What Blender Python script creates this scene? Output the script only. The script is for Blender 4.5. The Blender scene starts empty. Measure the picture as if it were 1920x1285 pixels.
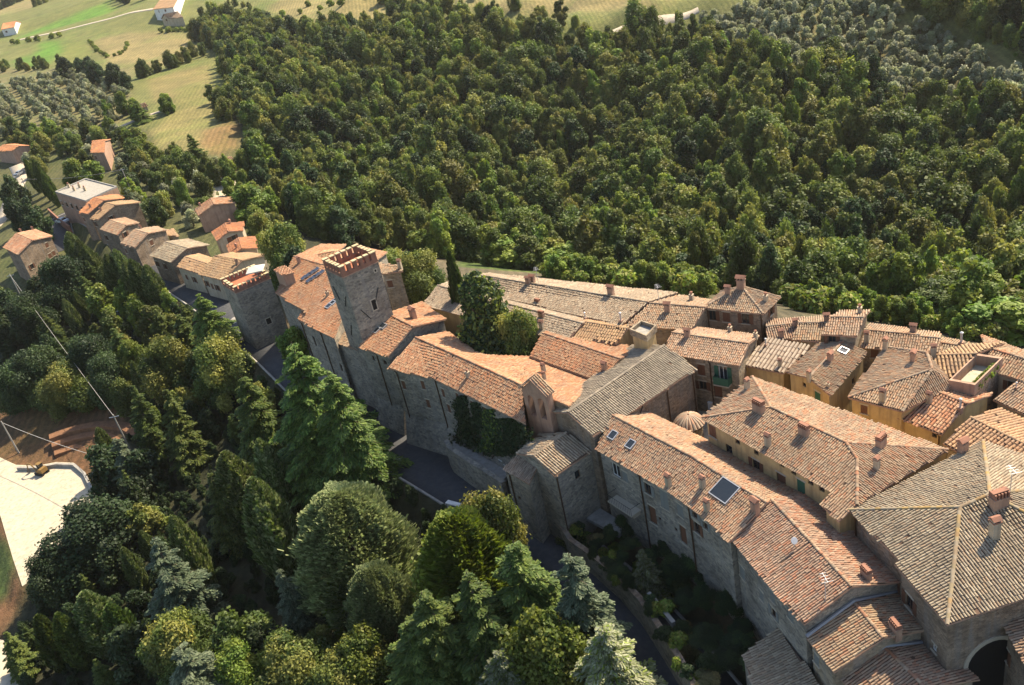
import bpy, math, random
import numpy as np
from mathutils import Vector, Matrix
rnd = random.Random(7)
rng = np.random.default_rng(11)
scene = bpy.context.scene
COL = scene.collection
R_ = math.radians

# ------------------------------------------------------------------ camera
IW, IH, FPX = 1920.0, 1285.0, 1680.0
CAM = np.array([0.0, 0.0, 60.0])
_dn = np.array([1640 - IW/2, 3700 - IH/2, FPX]); _dn /= np.linalg.norm(_dn)
_Y = np.array([0, 0, 1.0]) - _dn*_dn[2]; _Y /= np.linalg.norm(_Y)
_X = np.cross(_Y, -_dn)
RC = np.stack([_X, _Y, -_dn])          # camera (x right, y down, z forward) -> world
cd = bpy.data.cameras.new('camera'); cam = bpy.data.objects.new('camera', cd); COL.objects.link(cam)
cd.sensor_width = 36; cd.lens = 36*FPX/IW; cd.clip_start = 1; cd.clip_end = 12000
m = Matrix.Identity(4)
for i in range(3):
    m[i][0] = RC[i, 0]; m[i][1] = -RC[i, 1]; m[i][2] = -RC[i, 2]; m[i][3] = CAM[i]
cam.matrix_world = m
scene.camera = cam

# ------------------------------------------------------------------ sky, sun, exposure
SUN_AZ, SUN_EL = 38.0, 48.0            # azimuth counted from +X towards +Y
w = bpy.data.worlds.new('World'); scene.world = w; w.use_nodes = True
nt = w.node_tree; nt.nodes.clear()
sk = nt.nodes.new('ShaderNodeTexSky'); sk.sky_type = 'NISHITA'; sk.sun_disc = False
sk.sun_elevation = R_(SUN_EL); sk.sun_rotation = R_(90 - SUN_AZ)
sk.air_density = 1.0; sk.dust_density = 1.5
bg = nt.nodes.new('ShaderNodeBackground'); bg.inputs[1].default_value = 0.1
wo = nt.nodes.new('ShaderNodeOutputWorld')
nt.links.new(sk.outputs[0], bg.inputs[0]); nt.links.new(bg.outputs[0], wo.inputs[0])
sl = bpy.data.lights.new('sun', 'SUN'); sl.energy = 4.2; sl.angle = R_(0.53); sl.color = (1.0, 0.865, 0.65)
so = bpy.data.objects.new('sun', sl); COL.objects.link(so)
_sd = Vector((math.cos(R_(SUN_EL))*math.cos(R_(SUN_AZ)), math.cos(R_(SUN_EL))*math.sin(R_(SUN_AZ)), math.sin(R_(SUN_EL))))
so.rotation_euler = _sd.to_track_quat('Z', 'Y').to_euler(); so.location = (100, 60, 150)
scene.view_settings.view_transform = 'Standard'; scene.view_settings.look = 'None'
scene.view_settings.gamma = 1.0; scene.view_settings.exposure = 1.36
scene.cycles.use_denoising = True
scene.cycles.max_bounces = 6; scene.cycles.diffuse_bounces = 3; scene.cycles.transmission_bounces = 3
scene.cycles.transparent_max_bounces = 4

# ------------------------------------------------------------------ pixels, points, rays
def ray(px, py):
    v = RC @ np.array([px - IW/2, py - IH/2, FPX]); return v/np.linalg.norm(v)
def at(px, py, z):
    v = ray(px, py); return CAM + v*((z - CAM[2])/v[2])
def proj(p):
    v = (np.asarray(p, float) - CAM) @ RC
    return v[..., 0]/v[..., 2]*FPX + IW/2, v[..., 1]/v[..., 2]*FPX + IH/2
def in_poly(x, y, poly):
    x = np.asarray(x, float); y = np.asarray(y, float); ins = np.zeros(x.shape, bool); n = len(poly)
    for i in range(n):
        x1, y1 = poly[i][:2]; x2, y2 = poly[(i+1) % n][:2]
        c = ((y1 > y) != (y2 > y))
        with np.errstate(divide='ignore', invalid='ignore'):
            ins ^= c & (x < (x2-x1)*(y-y1)/((y2-y1) if y2 != y1 else 1e-9) + x1)
    return ins
def seg_dist(x, y, pts):
    """distance to a polyline and the z interpolated along it"""
    best = np.full(np.shape(x), 1e9); zz = np.zeros(np.shape(x))
    for a, b in zip(pts[:-1], pts[1:]):
        d = b[:2]-a[:2]; t = np.clip(((x-a[0])*d[0]+(y-a[1])*d[1])/max(d@d, 1e-9), 0, 1)
        q = np.hypot(x-a[0]-t*d[0], y-a[1]-t*d[1]); k = q < best
        best = np.where(k, q, best); zz = np.where(k, a[2]+t*(b[2]-a[2]), zz)
    return best, zz

# ------------------------------------------------------------------ terrain height
CP = [(700,440,-20),(850,455,-22),(1000,485,-26),(1300,515,-28),(1600,560,-30),(1900,600,-30),
 (560,420,-12),(620,330,-16),(700,300,-18),(1000,350,-26),(1300,380,-28),(1600,400,-30),(1900,420,-30),
 (560,200,-6),(700,180,-10),(1000,200,-18),(1300,200,-20),(1600,200,-20),(1900,200,-20),
 (600,90,-2),(1000,80,-4),(1300,50,-6),(1600,50,-8),(1900,30,-8),(900,5,6),(1200,10,2),(650,10,8),(1500,-60,4),(1900,-90,6),
 (450,60,2),(300,12,16),(370,160,2),(420,240,-2),(200,60,10),(60,60,12),(0,5,24),(150,5,22),(500,-20,14),
 (150,130,4),(0,150,4),(250,200,0),(120,230,0),(0,240,0),(300,270,-3),(180,300,-3),(40,300,-4),
 (430,330,-5),(400,420,-5),(480,450,-5),(300,400,-5),(200,400,-5),(100,400,-6),(0,430,-9),(40,500,-9),(0,600,-12),
 (250,460,-5),(330,530,-4),(430,590,-2.5),(520,640,-2.5),(120,560,-10),(200,620,-10),(300,600,-8),(350,680,-9),
 (0,800,-16),(100,1000,-16.5),(180,900,-16),(60,760,-14),(160,720,-13),(250,800,-14),(400,800,-11),(330,900,-13.5),
 (0,1200,-18),(150,1150,-17),(300,1250,-16),(600,1250,-11),(900,1250,-8),(450,1000,-12),(500,680,-4),(560,800,-7),(620,900,-8),(750,1000,-7.5),
 (850,1100,-7.5),(1000,1100,-6.5),(1100,1250,-7),(680,860,-4),(1250,1280,-6),(1000,1010,-4),(760,850,-3.2),
 (900,860,-1.5),(1130,960,-2.2),(1330,1100,-2.8),(1500,1270,-3.5),(1700,1280,-2),(1900,1280,-2)]
# under the town itself the ground is a nearly level ridge
TOWN = [(450,560,-1),(600,560,-0.5),(700,600,0),(830,640,0.5),(800,560,0),(900,600,0.5),(1000,640,0.5),(1100,620,0.5),(950,560,-1),(1100,590,-1),
 (1200,680,0.8),(1320,740,0.8),(1300,640,0.5),(1400,660,0.3),(1500,720,0.3),(1600,800,0.3),(1700,700,0),(1500,630,-1),(1850,720,-0.5),(1700,880,0),(1850,960,0),
 (1400,860,0.3),(1550,1010,0),(1250,850,0.3),(1750,1150,-1),(1900,1150,-1),(1000,760,0.5),(900,720,0.5),(1150,800,0.5),(1450,600,-2),(1250,570,-2),(1700,640,-2.5),(1900,690,-2.5)]
_cp = np.array([at(a, b, c) for a, b, c in CP + TOWN])
_ex = np.array([(-2500,3500,120),(0,3500,90),(2500,3500,120),(900,900,40),(1500,0,0),(-1500,0,-20),(0,-60,-14),(60,0,-3),(-90,10,-22),(400,-100,-20),(-700,500,-8),(-1100,1600,45)], float)
_cp = np.vstack([_cp, _ex])
def _solve():
    n = len(_cp); d = np.hypot(_cp[:, None, 0]-_cp[None, :, 0], _cp[:, None, 1]-_cp[None, :, 1])
    A = np.zeros((n+3, n+3)); A[:n, :n] = d - 0.8*np.eye(n)
    A[:n, n] = 1; A[:n, n+1:] = _cp[:, :2]; A[n:, :n] = A[:n, n:].T
    b = np.zeros(n+3); b[:n] = _cp[:, 2]
    return np.linalg.solve(A, b)
_w = _solve()
def H0(x, y):
    x = np.asarray(x, float); y = np.asarray(y, float); sh = x.shape; x = x.ravel(); y = y.ravel(); out = np.empty(x.size); n = len(_cp)
    for s in range(0, x.size, 20000):
        xs = x[s:s+20000]; ys = y[s:s+20000]
        d = np.hypot(xs[:, None]-_cp[None, :, 0], ys[:, None]-_cp[None, :, 1])
        out[s:s+20000] = d @ _w[:n] + _w[n] + xs*_w[n+1] + ys*_w[n+2]
    return out.reshape(sh)
def A3(l): return np.array([at(*p) for p in l])
ROAD = A3([(1330,1330,-6.5),(1285,1270,-6.3),(1205,1170,-5.6),(1130,1098,-5),(1055,1035,-4.5),(955,962,-4),(858,905,-3.6),(765,852,-3.3),(690,812,-3),(600,735,-2.6),(520,660,-2.3),(440,600,-2.2),(392,562,-2.7),(330,524,-3.4),(275,487,-4),(228,447,-4.5),(192,418,-5),(150,397,-5.2),(118,402,-5.5),(105,420,-6),(112,445,-6.5),(118,470,-7.2)])
PLAZA = A3([(-300,880,-16),(-60,850,-16),(0,858,-16),(30,872,-16),(70,874,-16),(105,867,-16),(138,868,-16),(160,886,-16),(176,920,-16),(193,965,-16),(150,1000,-16),(110,1040,-16),(75,1075,-16),(42,1100,-16),(25,1050,-16),(0,965,-16),(-300,960,-16)])
PADS = [  # level patches: polygon, z, blend width
 (A3([(850,838,-1),(948,902,-1),(1010,850,-1),(985,795,-1),(840,790,-1)]), -1.0, 1.5),
 (A3([(1062,1000,-2.2),(1180,1095,-2.4),(1260,1180,-2.8),(1330,1290,-3),(1520,1290,-3),(1380,1060,-2.4),(1260,960,-2.2),(1120,880,-2)]), -2.5, 1.2),
 (PLAZA, -16.0, 3.0),
]
def H(x, y):
    x = np.asarray(x, float); y = np.asarray(y, float); z = H0(x, y)
    f = np.clip((np.hypot(x*0.8, y)-175)/60, 0, 1)*np.clip((x+70)/40, 0, 1)     # gullies and spurs of the wooded slope
    z = z + f*(5.0*np.sin(x*0.062-y*0.035+2.2)*np.cos(y*0.012+0.5)+1.6*np.sin(x*0.19-y*0.11)+1.0*np.sin(x*0.05+y*0.16))
    for poly, pz, bl in PADS:
        ins = in_poly(x, y, poly); d, _ = seg_dist(x, y, np.vstack([poly, poly[:1]]))
        t = np.where(ins, 1.0, np.clip(1-d/bl, 0, 1)); t = t*t*(3-2*t); z = z*(1-t)+pz*t
    d, rz = seg_dist(x, y, ROAD); t = np.clip(1-(d-4.3)/3.0, 0, 1); t = t*t*(3-2*t); z = z*(1-t)+(rz-0.12)*t
    return z
def ground(px, py):
    """where the line of sight through a pixel meets the terrain"""
    v = ray(px, py); ts = np.geomspace(20, 4000, 700); p = CAM + ts[:, None]*v; g = p[:, 2] - H(p[:, 0], p[:, 1])
    k = np.nonzero(g < 0)[0]
    if not len(k): return CAM + v*2500
    i = k[0]; a, b = ts[max(i-1, 0)], ts[i]
    for _ in range(24):
        mm = (a+b)/2; q = CAM+mm*v
        if q[2] - float(H(q[0], q[1])) < 0: b = mm
        else: a = mm
    q = CAM + b*v; q[2] = float(H(q[0], q[1])); return q
def stand(px, py, h):
    """base of a thing of height h whose top shows at this pixel"""
    z = -5.0
    for _ in range(14):
        q = at(px, py, z + h); z = 0.5*z + 0.5*float(H(q[0], q[1]))
    q[2] = float(H(q[0], q[1])); return q

# ------------------------------------------------------------------ materials
MATS = {}
def newmat(name):
    mt = bpy.data.materials.new(name); mt.use_nodes = True; t = mt.node_tree; t.nodes.clear()
    o = t.nodes.new('ShaderNodeOutputMaterial'); p = t.nodes.new('ShaderNodeBsdfPrincipled'); t.links.new(p.outputs[0], o.inputs[0])
    p.inputs['Roughness'].default_value = 0.85; p.inputs['Specular IOR Level'].default_value = 0.25
    MATS[name] = mt; return mt, t, p, o
def nd(t, ty, **kw):
    n = t.nodes.new(ty)
    for k, v in kw.items():
        if k in n.inputs: n.inputs[k].default_value = v
        else: setattr(n, k, v)
    return n
def ramp(t, fac, stops):
    r = t.nodes.new('ShaderNodeValToRGB'); e = r.color_ramp.elements
    while len(e) < len(stops): e.new(0.5)
    for k, (p, c) in enumerate(stops): e[k].position = p; e[k].color = (*c, 1)
    t.links.new(fac, r.inputs[0]); return r.outputs[0]
def mix(t, f, a, b, mode='MIX'):
    n = t.nodes.new('ShaderNodeMix'); n.data_type = 'RGBA'; n.blend_type = mode
    for s, v in ((n.inputs[0], f), (n.inputs[6], a), (n.inputs[7], b)):
        if hasattr(v, 'is_output'): t.links.new(v, s)
        else: s.default_value = v if isinstance(v, (int, float)) else (*v, 1)
    return n.outputs[2]
def noise(t, sc, det=4, ro=0.6, vec=None):
    n = nd(t, 'ShaderNodeTexNoise', Scale=sc, Detail=det, Roughness=ro)
    if vec is not None: t.links.new(vec, n.inputs['Vector'])
    return n.outputs['Fac']
def coords(t, scale=(1, 1, 1)):
    c = nd(t, 'ShaderNodeTexCoord'); mp = nd(t, 'ShaderNodeMapping'); mp.inputs['Scale'].default_value = scale
    t.links.new(c.outputs['Object'], mp.inputs[0]); return mp.outputs[0]
def bump(t, p, h, s=0.5, d=0.05):
    b = nd(t, 'ShaderNodeBump', Strength=s, Distance=d); t.links.new(h, b.inputs['Height']); t.links.new(b.outputs[0], p.inputs['Normal'])
def stone(name, cols, mortar, sc=2.6, stain=(0.5, 0.47, 0.42)):
    mt, t, p, o = newmat(name); v = coords(t, (1, 1, 1.7))
    vo = nd(t, 'ShaderNodeTexVoronoi', Scale=sc); t.links.new(v, vo.inputs['Vector'])
    ve = nd(t, 'ShaderNodeTexVoronoi', Scale=sc, feature='DISTANCE_TO_EDGE'); t.links.new(v, ve.inputs['Vector'])
    sp = nd(t, 'ShaderNodeSeparateColor'); t.links.new(vo.outputs['Color'], sp.inputs[0])
    c = ramp(t, sp.outputs[0], [(i/(len(cols)-1), q) for i, q in enumerate(cols)])
    ed = ramp(t, ve.outputs['Distance'], [(0.0, (0, 0, 0)), (0.09, (1, 1, 1))])
    c = mix(t, ed, mortar, c)
    big = ramp(t, noise(t, 0.35, 6, 0.65, v), [(0.35, (0.62, 0.6, 0.58)), (0.65, (1.12, 1.1, 1.06))])
    c = mix(t, 1.0, c, big, 'MULTIPLY')
    st = nd(t, 'ShaderNodeTexNoise', Scale=1.0, Detail=5); t.links.new(coords(t, (1.6, 1.6, 0.18)), st.inputs['Vector'])
    c = mix(t, ramp(t, st.outputs['Fac'], [(0.5, (0, 0, 0)), (0.72, (0.55, 0.55, 0.55))]), c, tuple(q*0.45 for q in stain))
    c = mix(t, ramp(t, noise(t, 0.22, 7, 0.72, coords(t, (1, 1, 1.3))), [(0.56, (0, 0, 0)), (0.62, (0.75, 0.75, 0.75))]), c, tuple(q*1.25 for q in mortar))
    t.links.new(c, p.inputs['Base Color']); bump(t, p, ed, 0.7, 0.06); return mt
stone('stone_grey', [(0.18,0.162,0.14),(0.29,0.26,0.215),(0.39,0.345,0.275),(0.32,0.28,0.215)], (0.25,0.225,0.185))
stone('stone_warm', [(0.21,0.165,0.115),(0.34,0.265,0.175),(0.43,0.34,0.23),(0.29,0.23,0.165)], (0.29,0.235,0.17))
stone('stone_brown', [(0.17,0.125,0.09),(0.27,0.2,0.14),(0.34,0.255,0.175),(0.24,0.17,0.12)], (0.22,0.17,0.12), 3.0)
def plaster(name, c1, c2, dirt):
    mt, t, p, o = newmat(name); v = coords(t)
    c = mix(t, ramp(t, noise(t, 0.8, 7, 0.7, v), [(0.38, (0, 0, 0)), (0.62, (1, 1, 1))]), c1, c2)
    st = nd(t, 'ShaderNodeTexNoise', Scale=1.0, Detail=6); t.links.new(coords(t, (1.8, 1.8, 0.2)), st.inputs['Vector'])
    c = mix(t, ramp(t, st.outputs['Fac'], [(0.48, (0, 0, 0)), (0.7, (0.7, 0.7, 0.7))]), c, dirt)
    t.links.new(c, p.inputs['Base Color']); bump(t, p, noise(t, 9, 5, 0.7, v), 0.35, 0.03); return mt
plaster('plaster_ochre', (0.54,0.385,0.18), (0.44,0.3,0.14), (0.27,0.19,0.1))
plaster('plaster_beige', (0.46,0.38,0.27), (0.38,0.3,0.2), (0.24,0.19,0.13))
plaster('plaster_pink', (0.42,0.27,0.19), (0.35,0.22,0.155), (0.22,0.15,0.1))
plaster('plaster_white', (0.74,0.72,0.68), (0.66,0.63,0.58), (0.45,0.42,0.37))
plaster('concrete', (0.34,0.32,0.28), (0.27,0.25,0.22), (0.18,0.17,0.15))
plaster('pale_paving', (0.46,0.405,0.3), (0.4,0.345,0.25), (0.29,0.24,0.17))
plaster('flat_roof', (0.34,0.31,0.26), (0.28,0.255,0.21), (0.2,0.18,0.15))
plaster('street_paving', (0.34,0.31,0.27), (0.28,0.25,0.21), (0.2,0.18,0.15))
plaster('asphalt', (0.055,0.057,0.062), (0.042,0.044,0.048), (0.075,0.072,0.068))
plaster('gravel', (0.42,0.36,0.28), (0.34,0.29,0.22), (0.26,0.21,0.15))
plaster('red_earth', (0.22,0.11,0.055), (0.16,0.08,0.042), (0.11,0.06,0.035))
plaster('brick', (0.31,0.15,0.095), (0.24,0.115,0.075), (0.16,0.09,0.065))
plaster('brick_pale', (0.43,0.27,0.18), (0.35,0.21,0.14), (0.22,0.14,0.1))
plaster('merlon_cap', (0.5,0.4,0.24), (0.42,0.32,0.18), (0.3,0.24,0.13))
plaster('terracotta_floor', (0.4,0.15,0.075), (0.33,0.12,0.065), (0.2,0.09,0.055))
def plain(name, col, ro=0.7, metal=0.0, var=0.12):
    mt, t, p, o = newmat(name); f = noise(t, 5, 4, 0.6, coords(t))
    c = mix(t, f, tuple(q*(1-var) for q in col), tuple(q*(1+var) for q in col)); t.links.new(c, p.inputs['Base Color'])
    p.inputs['Roughness'].default_value = ro; p.inputs['Metallic'].default_value = metal; return mt
plain('roof_deck', (0.12,0.075,0.05), 0.9); plain('eave_wood', (0.09,0.06,0.04), 0.9)
plain('dark_wood', (0.1,0.055,0.03)); plain('shutter_brown', (0.15,0.07,0.04)); plain('shutter_green', (0.045,0.12,0.07)); plain('shutter_grey', (0.2,0.2,0.18))
plain('frame_white', (0.62,0.6,0.55)); plain('copper', (0.11,0.065,0.04), 0.5, 0.6); plain('lead', (0.3,0.3,0.31), 0.55, 0.4)
plain('bark', (0.085,0.062,0.045), 0.95, 0, 0.35); plain('black_iron', (0.03,0.03,0.032), 0.6); plain('galvanised', (0.5,0.5,0.5), 0.45, 0.5)
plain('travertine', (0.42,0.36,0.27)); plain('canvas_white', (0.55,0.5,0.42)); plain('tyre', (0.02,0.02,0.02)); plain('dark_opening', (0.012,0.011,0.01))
plain('excavator_yellow', (0.2,0.12,0.04)); plain('wire', (0.35,0.33,0.3), 0.6)
mt, t, p, o = newmat('glass'); p.inputs['Base Color'].default_value = (0.02,0.025,0.03,1); p.inputs['Roughness'].default_value = 0.08; p.inputs['Specular IOR Level'].default_value = 0.6
mt, t, p, o = newmat('solar'); p.inputs['Base Color'].default_value = (0.03,0.035,0.05,1); p.inputs['Roughness'].default_value = 0.2; p.inputs['Specular IOR Level'].default_value = 0.6
def carpaint(n, c):
    mt, t, p, o = newmat(n); p.inputs['Base Color'].default_value = (*c, 1); p.inputs['Roughness'].default_value = 0.25; p.inputs['Coat Weight'].default_value = 0.6
carpaint('car_white', (0.75,0.75,0.74)); carpaint('car_grey', (0.2,0.21,0.22)); carpaint('car_blue', (0.05,0.09,0.2))
# roof tiles: each tile carries its own fired colour; lichen and soot come from noise
mt, t, p, o = newmat('tile'); a = nd(t, 'ShaderNodeAttribute', attribute_name='tint'); v = coords(t)
c = a.outputs['Color']
c = mix(t, ramp(t, noise(t, 0.55, 6, 0.7, v), [(0.42, (0, 0, 0)), (0.68, (0.5, 0.5, 0.5))]), c, (0.17,0.14,0.11))
c = mix(t, ramp(t, noise(t, 3.2, 5, 0.7, v), [(0.55, (0, 0, 0)), (0.75, (0.6, 0.6, 0.6))]), c, (0.36,0.3,0.21))
t.links.new(c, p.inputs['Base Color']); bump(t, p, noise(t, 22, 3, 0.6, v), 0.4, 0.02); p.inputs['Roughness'].default_value = 0.9
# leaves: face colours times a tint per tree, some light passing through
mt, t, p, o = newmat('leaf'); a = nd(t, 'ShaderNodeAttribute', attribute_name='tint'); oi = nd(t, 'ShaderNodeObjectInfo')
hs = nd(t, 'ShaderNodeHueSaturation'); t.links.new(a.outputs['Color'], hs.inputs['Color'])
mr = nd(t, 'ShaderNodeMapRange'); mr.inputs[3].default_value = 0.485; mr.inputs[4].default_value = 0.51; t.links.new(oi.outputs['Random'], mr.inputs[0]); t.links.new(mr.outputs[0], hs.inputs['Hue'])
m2 = nd(t, 'ShaderNodeMath', operation='MULTIPLY'); m2.inputs[1].default_value = 7.31; t.links.new(oi.outputs['Random'], m2.inputs[0])
m3 = nd(t, 'ShaderNodeMath', operation='FRACT'); t.links.new(m2.outputs[0], m3.inputs[0])
mr2 = nd(t, 'ShaderNodeMapRange'); mr2.inputs[3].default_value = 0.7; mr2.inputs[4].default_value = 1.4; t.links.new(m3.outputs[0], mr2.inputs[0]); t.links.new(mr2.outputs[0], hs.inputs['Value'])
t.links.new(hs.outputs[0], p.inputs['Base Color']); p.inputs['Roughness'].default_value = 0.6; p.inputs['Specular IOR Level'].default_value = 0.3
tr = nd(t, 'ShaderNodeBsdfTranslucent'); hs2 = nd(t, 'ShaderNodeHueSaturation', Saturation=1.1, Value=1.1); t.links.new(hs.outputs[0], hs2.inputs['Color']); t.links.new(hs2.outputs[0], tr.inputs[0])
ms = nd(t, 'ShaderNodeMixShader'); ms.inputs[0].default_value = 0.36; t.links.new(p.outputs[0], ms.inputs[1]); t.links.new(tr.outputs[0], ms.inputs[2]); t.links.new(ms.outputs[0], o.inputs[0])
# open ground: land-cover colour, broken up by tufts and soil
mt, t, p, o = newmat('land'); a = nd(t, 'ShaderNodeAttribute', attribute_name='tint'); v = coords(t)
c = a.outputs['Color']
c = mix(t, 1.0, c, ramp(t, noise(t, 0.09, 8, 0.7, v), [(0.3, (0.62, 0.66, 0.6)), (0.7, (1.3, 1.24, 1.15))]), 'MULTIPLY')
c = mix(t, 1.0, c, ramp(t, noise(t, 0.9, 6, 0.75, v), [(0.3, (0.6, 0.62, 0.6)), (0.7, (1.3, 1.28, 1.22))]), 'MULTIPLY')
wv = nd(t, 'ShaderNodeTexWave', Scale=0.22, Distortion=3.0, Detail=3.0); t.links.new(coords(t, (0.8, 1.0, 0.2)), wv.inputs['Vector'])
c = mix(t, 1.0, c, ramp(t, wv.outputs['Fac'], [(0.2, (0.86, 0.88, 0.84)), (0.8, (1.1, 1.08, 1.05))]), 'MULTIPLY')
c = mix(t, ramp(t, noise(t, 0.035, 6, 0.7, v), [(0.5, (0, 0, 0)), (0.62, (0.5, 0.5, 0.5))]), c, mix(t, 1.0, c, (0.75, 1.05, 0.7), 'MULTIPLY'))
t.links.new(c, p.inputs['Base Color']); bump(t, p, noise(t, 1.3, 6, 0.7, v), 0.8, 0.5); p.inputs['Roughness'].default_value = 0.95

# ------------------------------------------------------------------ mesh building
def mesh_np(name, V, F, mats, fmat=None, tint=None, smooth=False):
    """V (n,3), F (m,k) of one face size"""
    me = bpy.data.meshes.new(name); V = np.asarray(V, np.float32); F = np.asarray(F, np.int32); mF, k = F.shape
    me.vertices.add(len(V)); me.vertices.foreach_set('co', V.ravel())
    me.loops.add(mF*k); me.loops.foreach_set('vertex_index', F.ravel())
    me.polygons.add(mF); me.polygons.foreach_set('loop_start', np.arange(0, mF*k, k, dtype=np.int32))
    try: me.polygons.foreach_set('loop_total', np.full(mF, k, np.int32))
    except Exception: pass
    for q in mats: me.materials.append(MATS[q])
    if fmat is not None: me.polygons.foreach_set('material_index', np.asarray(fmat, np.int32))
    if tint is not None:
        at_ = me.attributes.new('tint', 'FLOAT_COLOR', 'FACE'); c = np.ones((mF, 4), np.float32); c[:, :3] = tint; at_.data.foreach_set('color', c.ravel())
    me.update(calc_edges=True)
    if smooth: me.polygons.foreach_set('use_smooth', np.ones(mF, bool))
    return me
class MB:
    def __init__(s): s.v = []; s.f = []; s.m = []; s.mats = []
    def mi(s, mat):
        if mat not in s.mats: s.mats.append(mat)
        return s.mats.index(mat)
    def poly(s, pts, mat):
        b = len(s.v); s.v += [tuple(map(float, q)) for q in pts]; s.f.append(list(range(b, b+len(pts)))); s.m.append(s.mi(mat))
    def hexa(s, p, mat):
        """8 corners: bottom loop counter-clockwise, then top loop"""
        b = len(s.v); s.v += [tuple(map(float, q)) for q in p]; k = s.mi(mat)
        for f in ((3,2,1,0),(4,5,6,7),(0,1,5,4),(1,2,6,5),(2,3,7,6),(3,0,4,7)): s.f.append([b+i for i in f]); s.m.append(k)
    def box(s, lo, hi, mat, fr=None):
        x0, y0, z0 = lo; x1, y1, z1 = hi
        p = [(x0,y0,z0),(x1,y0,z0),(x1,y1,z0),(x0,y1,z0),(x0,y0,z1),(x1,y0,z1),(x1,y1,z1),(x0,y1,z1)]
        if fr is not None: p = [fr(q) for q in p]
        s.hexa(p, mat)
    def tube(s, pts, rads, mat, n=6, caps=True):
        P = [Vector(q) for q in pts]; b0 = len(s.v); k = s.mi(mat)
        for i, q in enumerate(P):
            d = (P[min(i+1, len(P)-1)] - P[max(i-1, 0)]).normalized(); a = d.orthogonal().normalized() if abs(d.z) < 0.99 else Vector((1, 0, 0)); c = d.cross(a)
            r = rads[i] if hasattr(rads, '__len__') else rads
            for j in range(n):
                th = 2*math.pi*j/n; s.v.append(tuple(q + a*math.cos(th)*r + c*math.sin(th)*r))
        for i in range(len(P)-1):
            for j in range(n):
                s.f.append([b0+i*n+j, b0+i*n+(j+1) % n, b0+(i+1)*n+(j+1) % n, b0+(i+1)*n+j]); s.m.append(k)
        if caps: s.f.append([b0+j for j in range(n)][::-1]); s.m.append(k); s.f.append([b0+(len(P)-1)*n+j for j in range(n)]); s.m.append(k)
    def lathe(s, prof, mat, n=12, c=(0, 0, 0)):
        b0 = len(s.v); k = s.mi(mat)
        for r, z in prof:
            for j in range(n): th = 2*math.pi*j/n; s.v.append((c[0]+r*math.cos(th), c[1]+r*math.sin(th), c[2]+z))
        for i in range(len(prof)-1):
            for j in range(n): s.f.append([b0+i*n+j, b0+i*n+(j+1) % n, b0+(i+1)*n+(j+1) % n, b0+(i+1)*n+j]); s.m.append(k)
        s.f.append([b0+(len(prof)-1)*n+j for j in range(n)]); s.m.append(k)
    def mesh(s, name, off=(0, 0, 0)):
        me = bpy.data.meshes.new(name); o = np.array(off); me.from_pydata([tuple(np.array(q)-o) for q in s.v], [], s.f)
        for q in s.mats: me.materials.append(MATS[q])
        me.polygons.foreach_set('material_index', np.array(s.m, np.int32)); me.update(); return me
    def obj(s, name, parent=None, off=(0, 0, 0)): return link(name, s.mesh(name, off), parent)
def link(name, me, parent=None, loc=None, mat=None):
    o = bpy.data.objects.new(name, me); COL.objects.link(o)
    if parent is not None: o.parent = parent
    if loc is not None: o.location = loc
    if mat is not None: o.matrix_local = mat
    return o
def tag(o, label=None, cat=None, group=None, kind=None):
    if label: o['label'] = label
    if cat: o['category'] = cat
    if group: o['group'] = group
    if kind: o['kind'] = kind
    return o
def empty(name, loc): o = bpy.data.objects.new(name, None); COL.objects.link(o); o.location = tuple(map(float, loc)); o.empty_display_size = 0.5; return o
def copy_tree(o, parent=None):
    c = o.copy(); COL.objects.link(c)
    if parent is not None: c.parent = parent
    for ch in list(o.children): copy_tree(ch, c)
    return c

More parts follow.
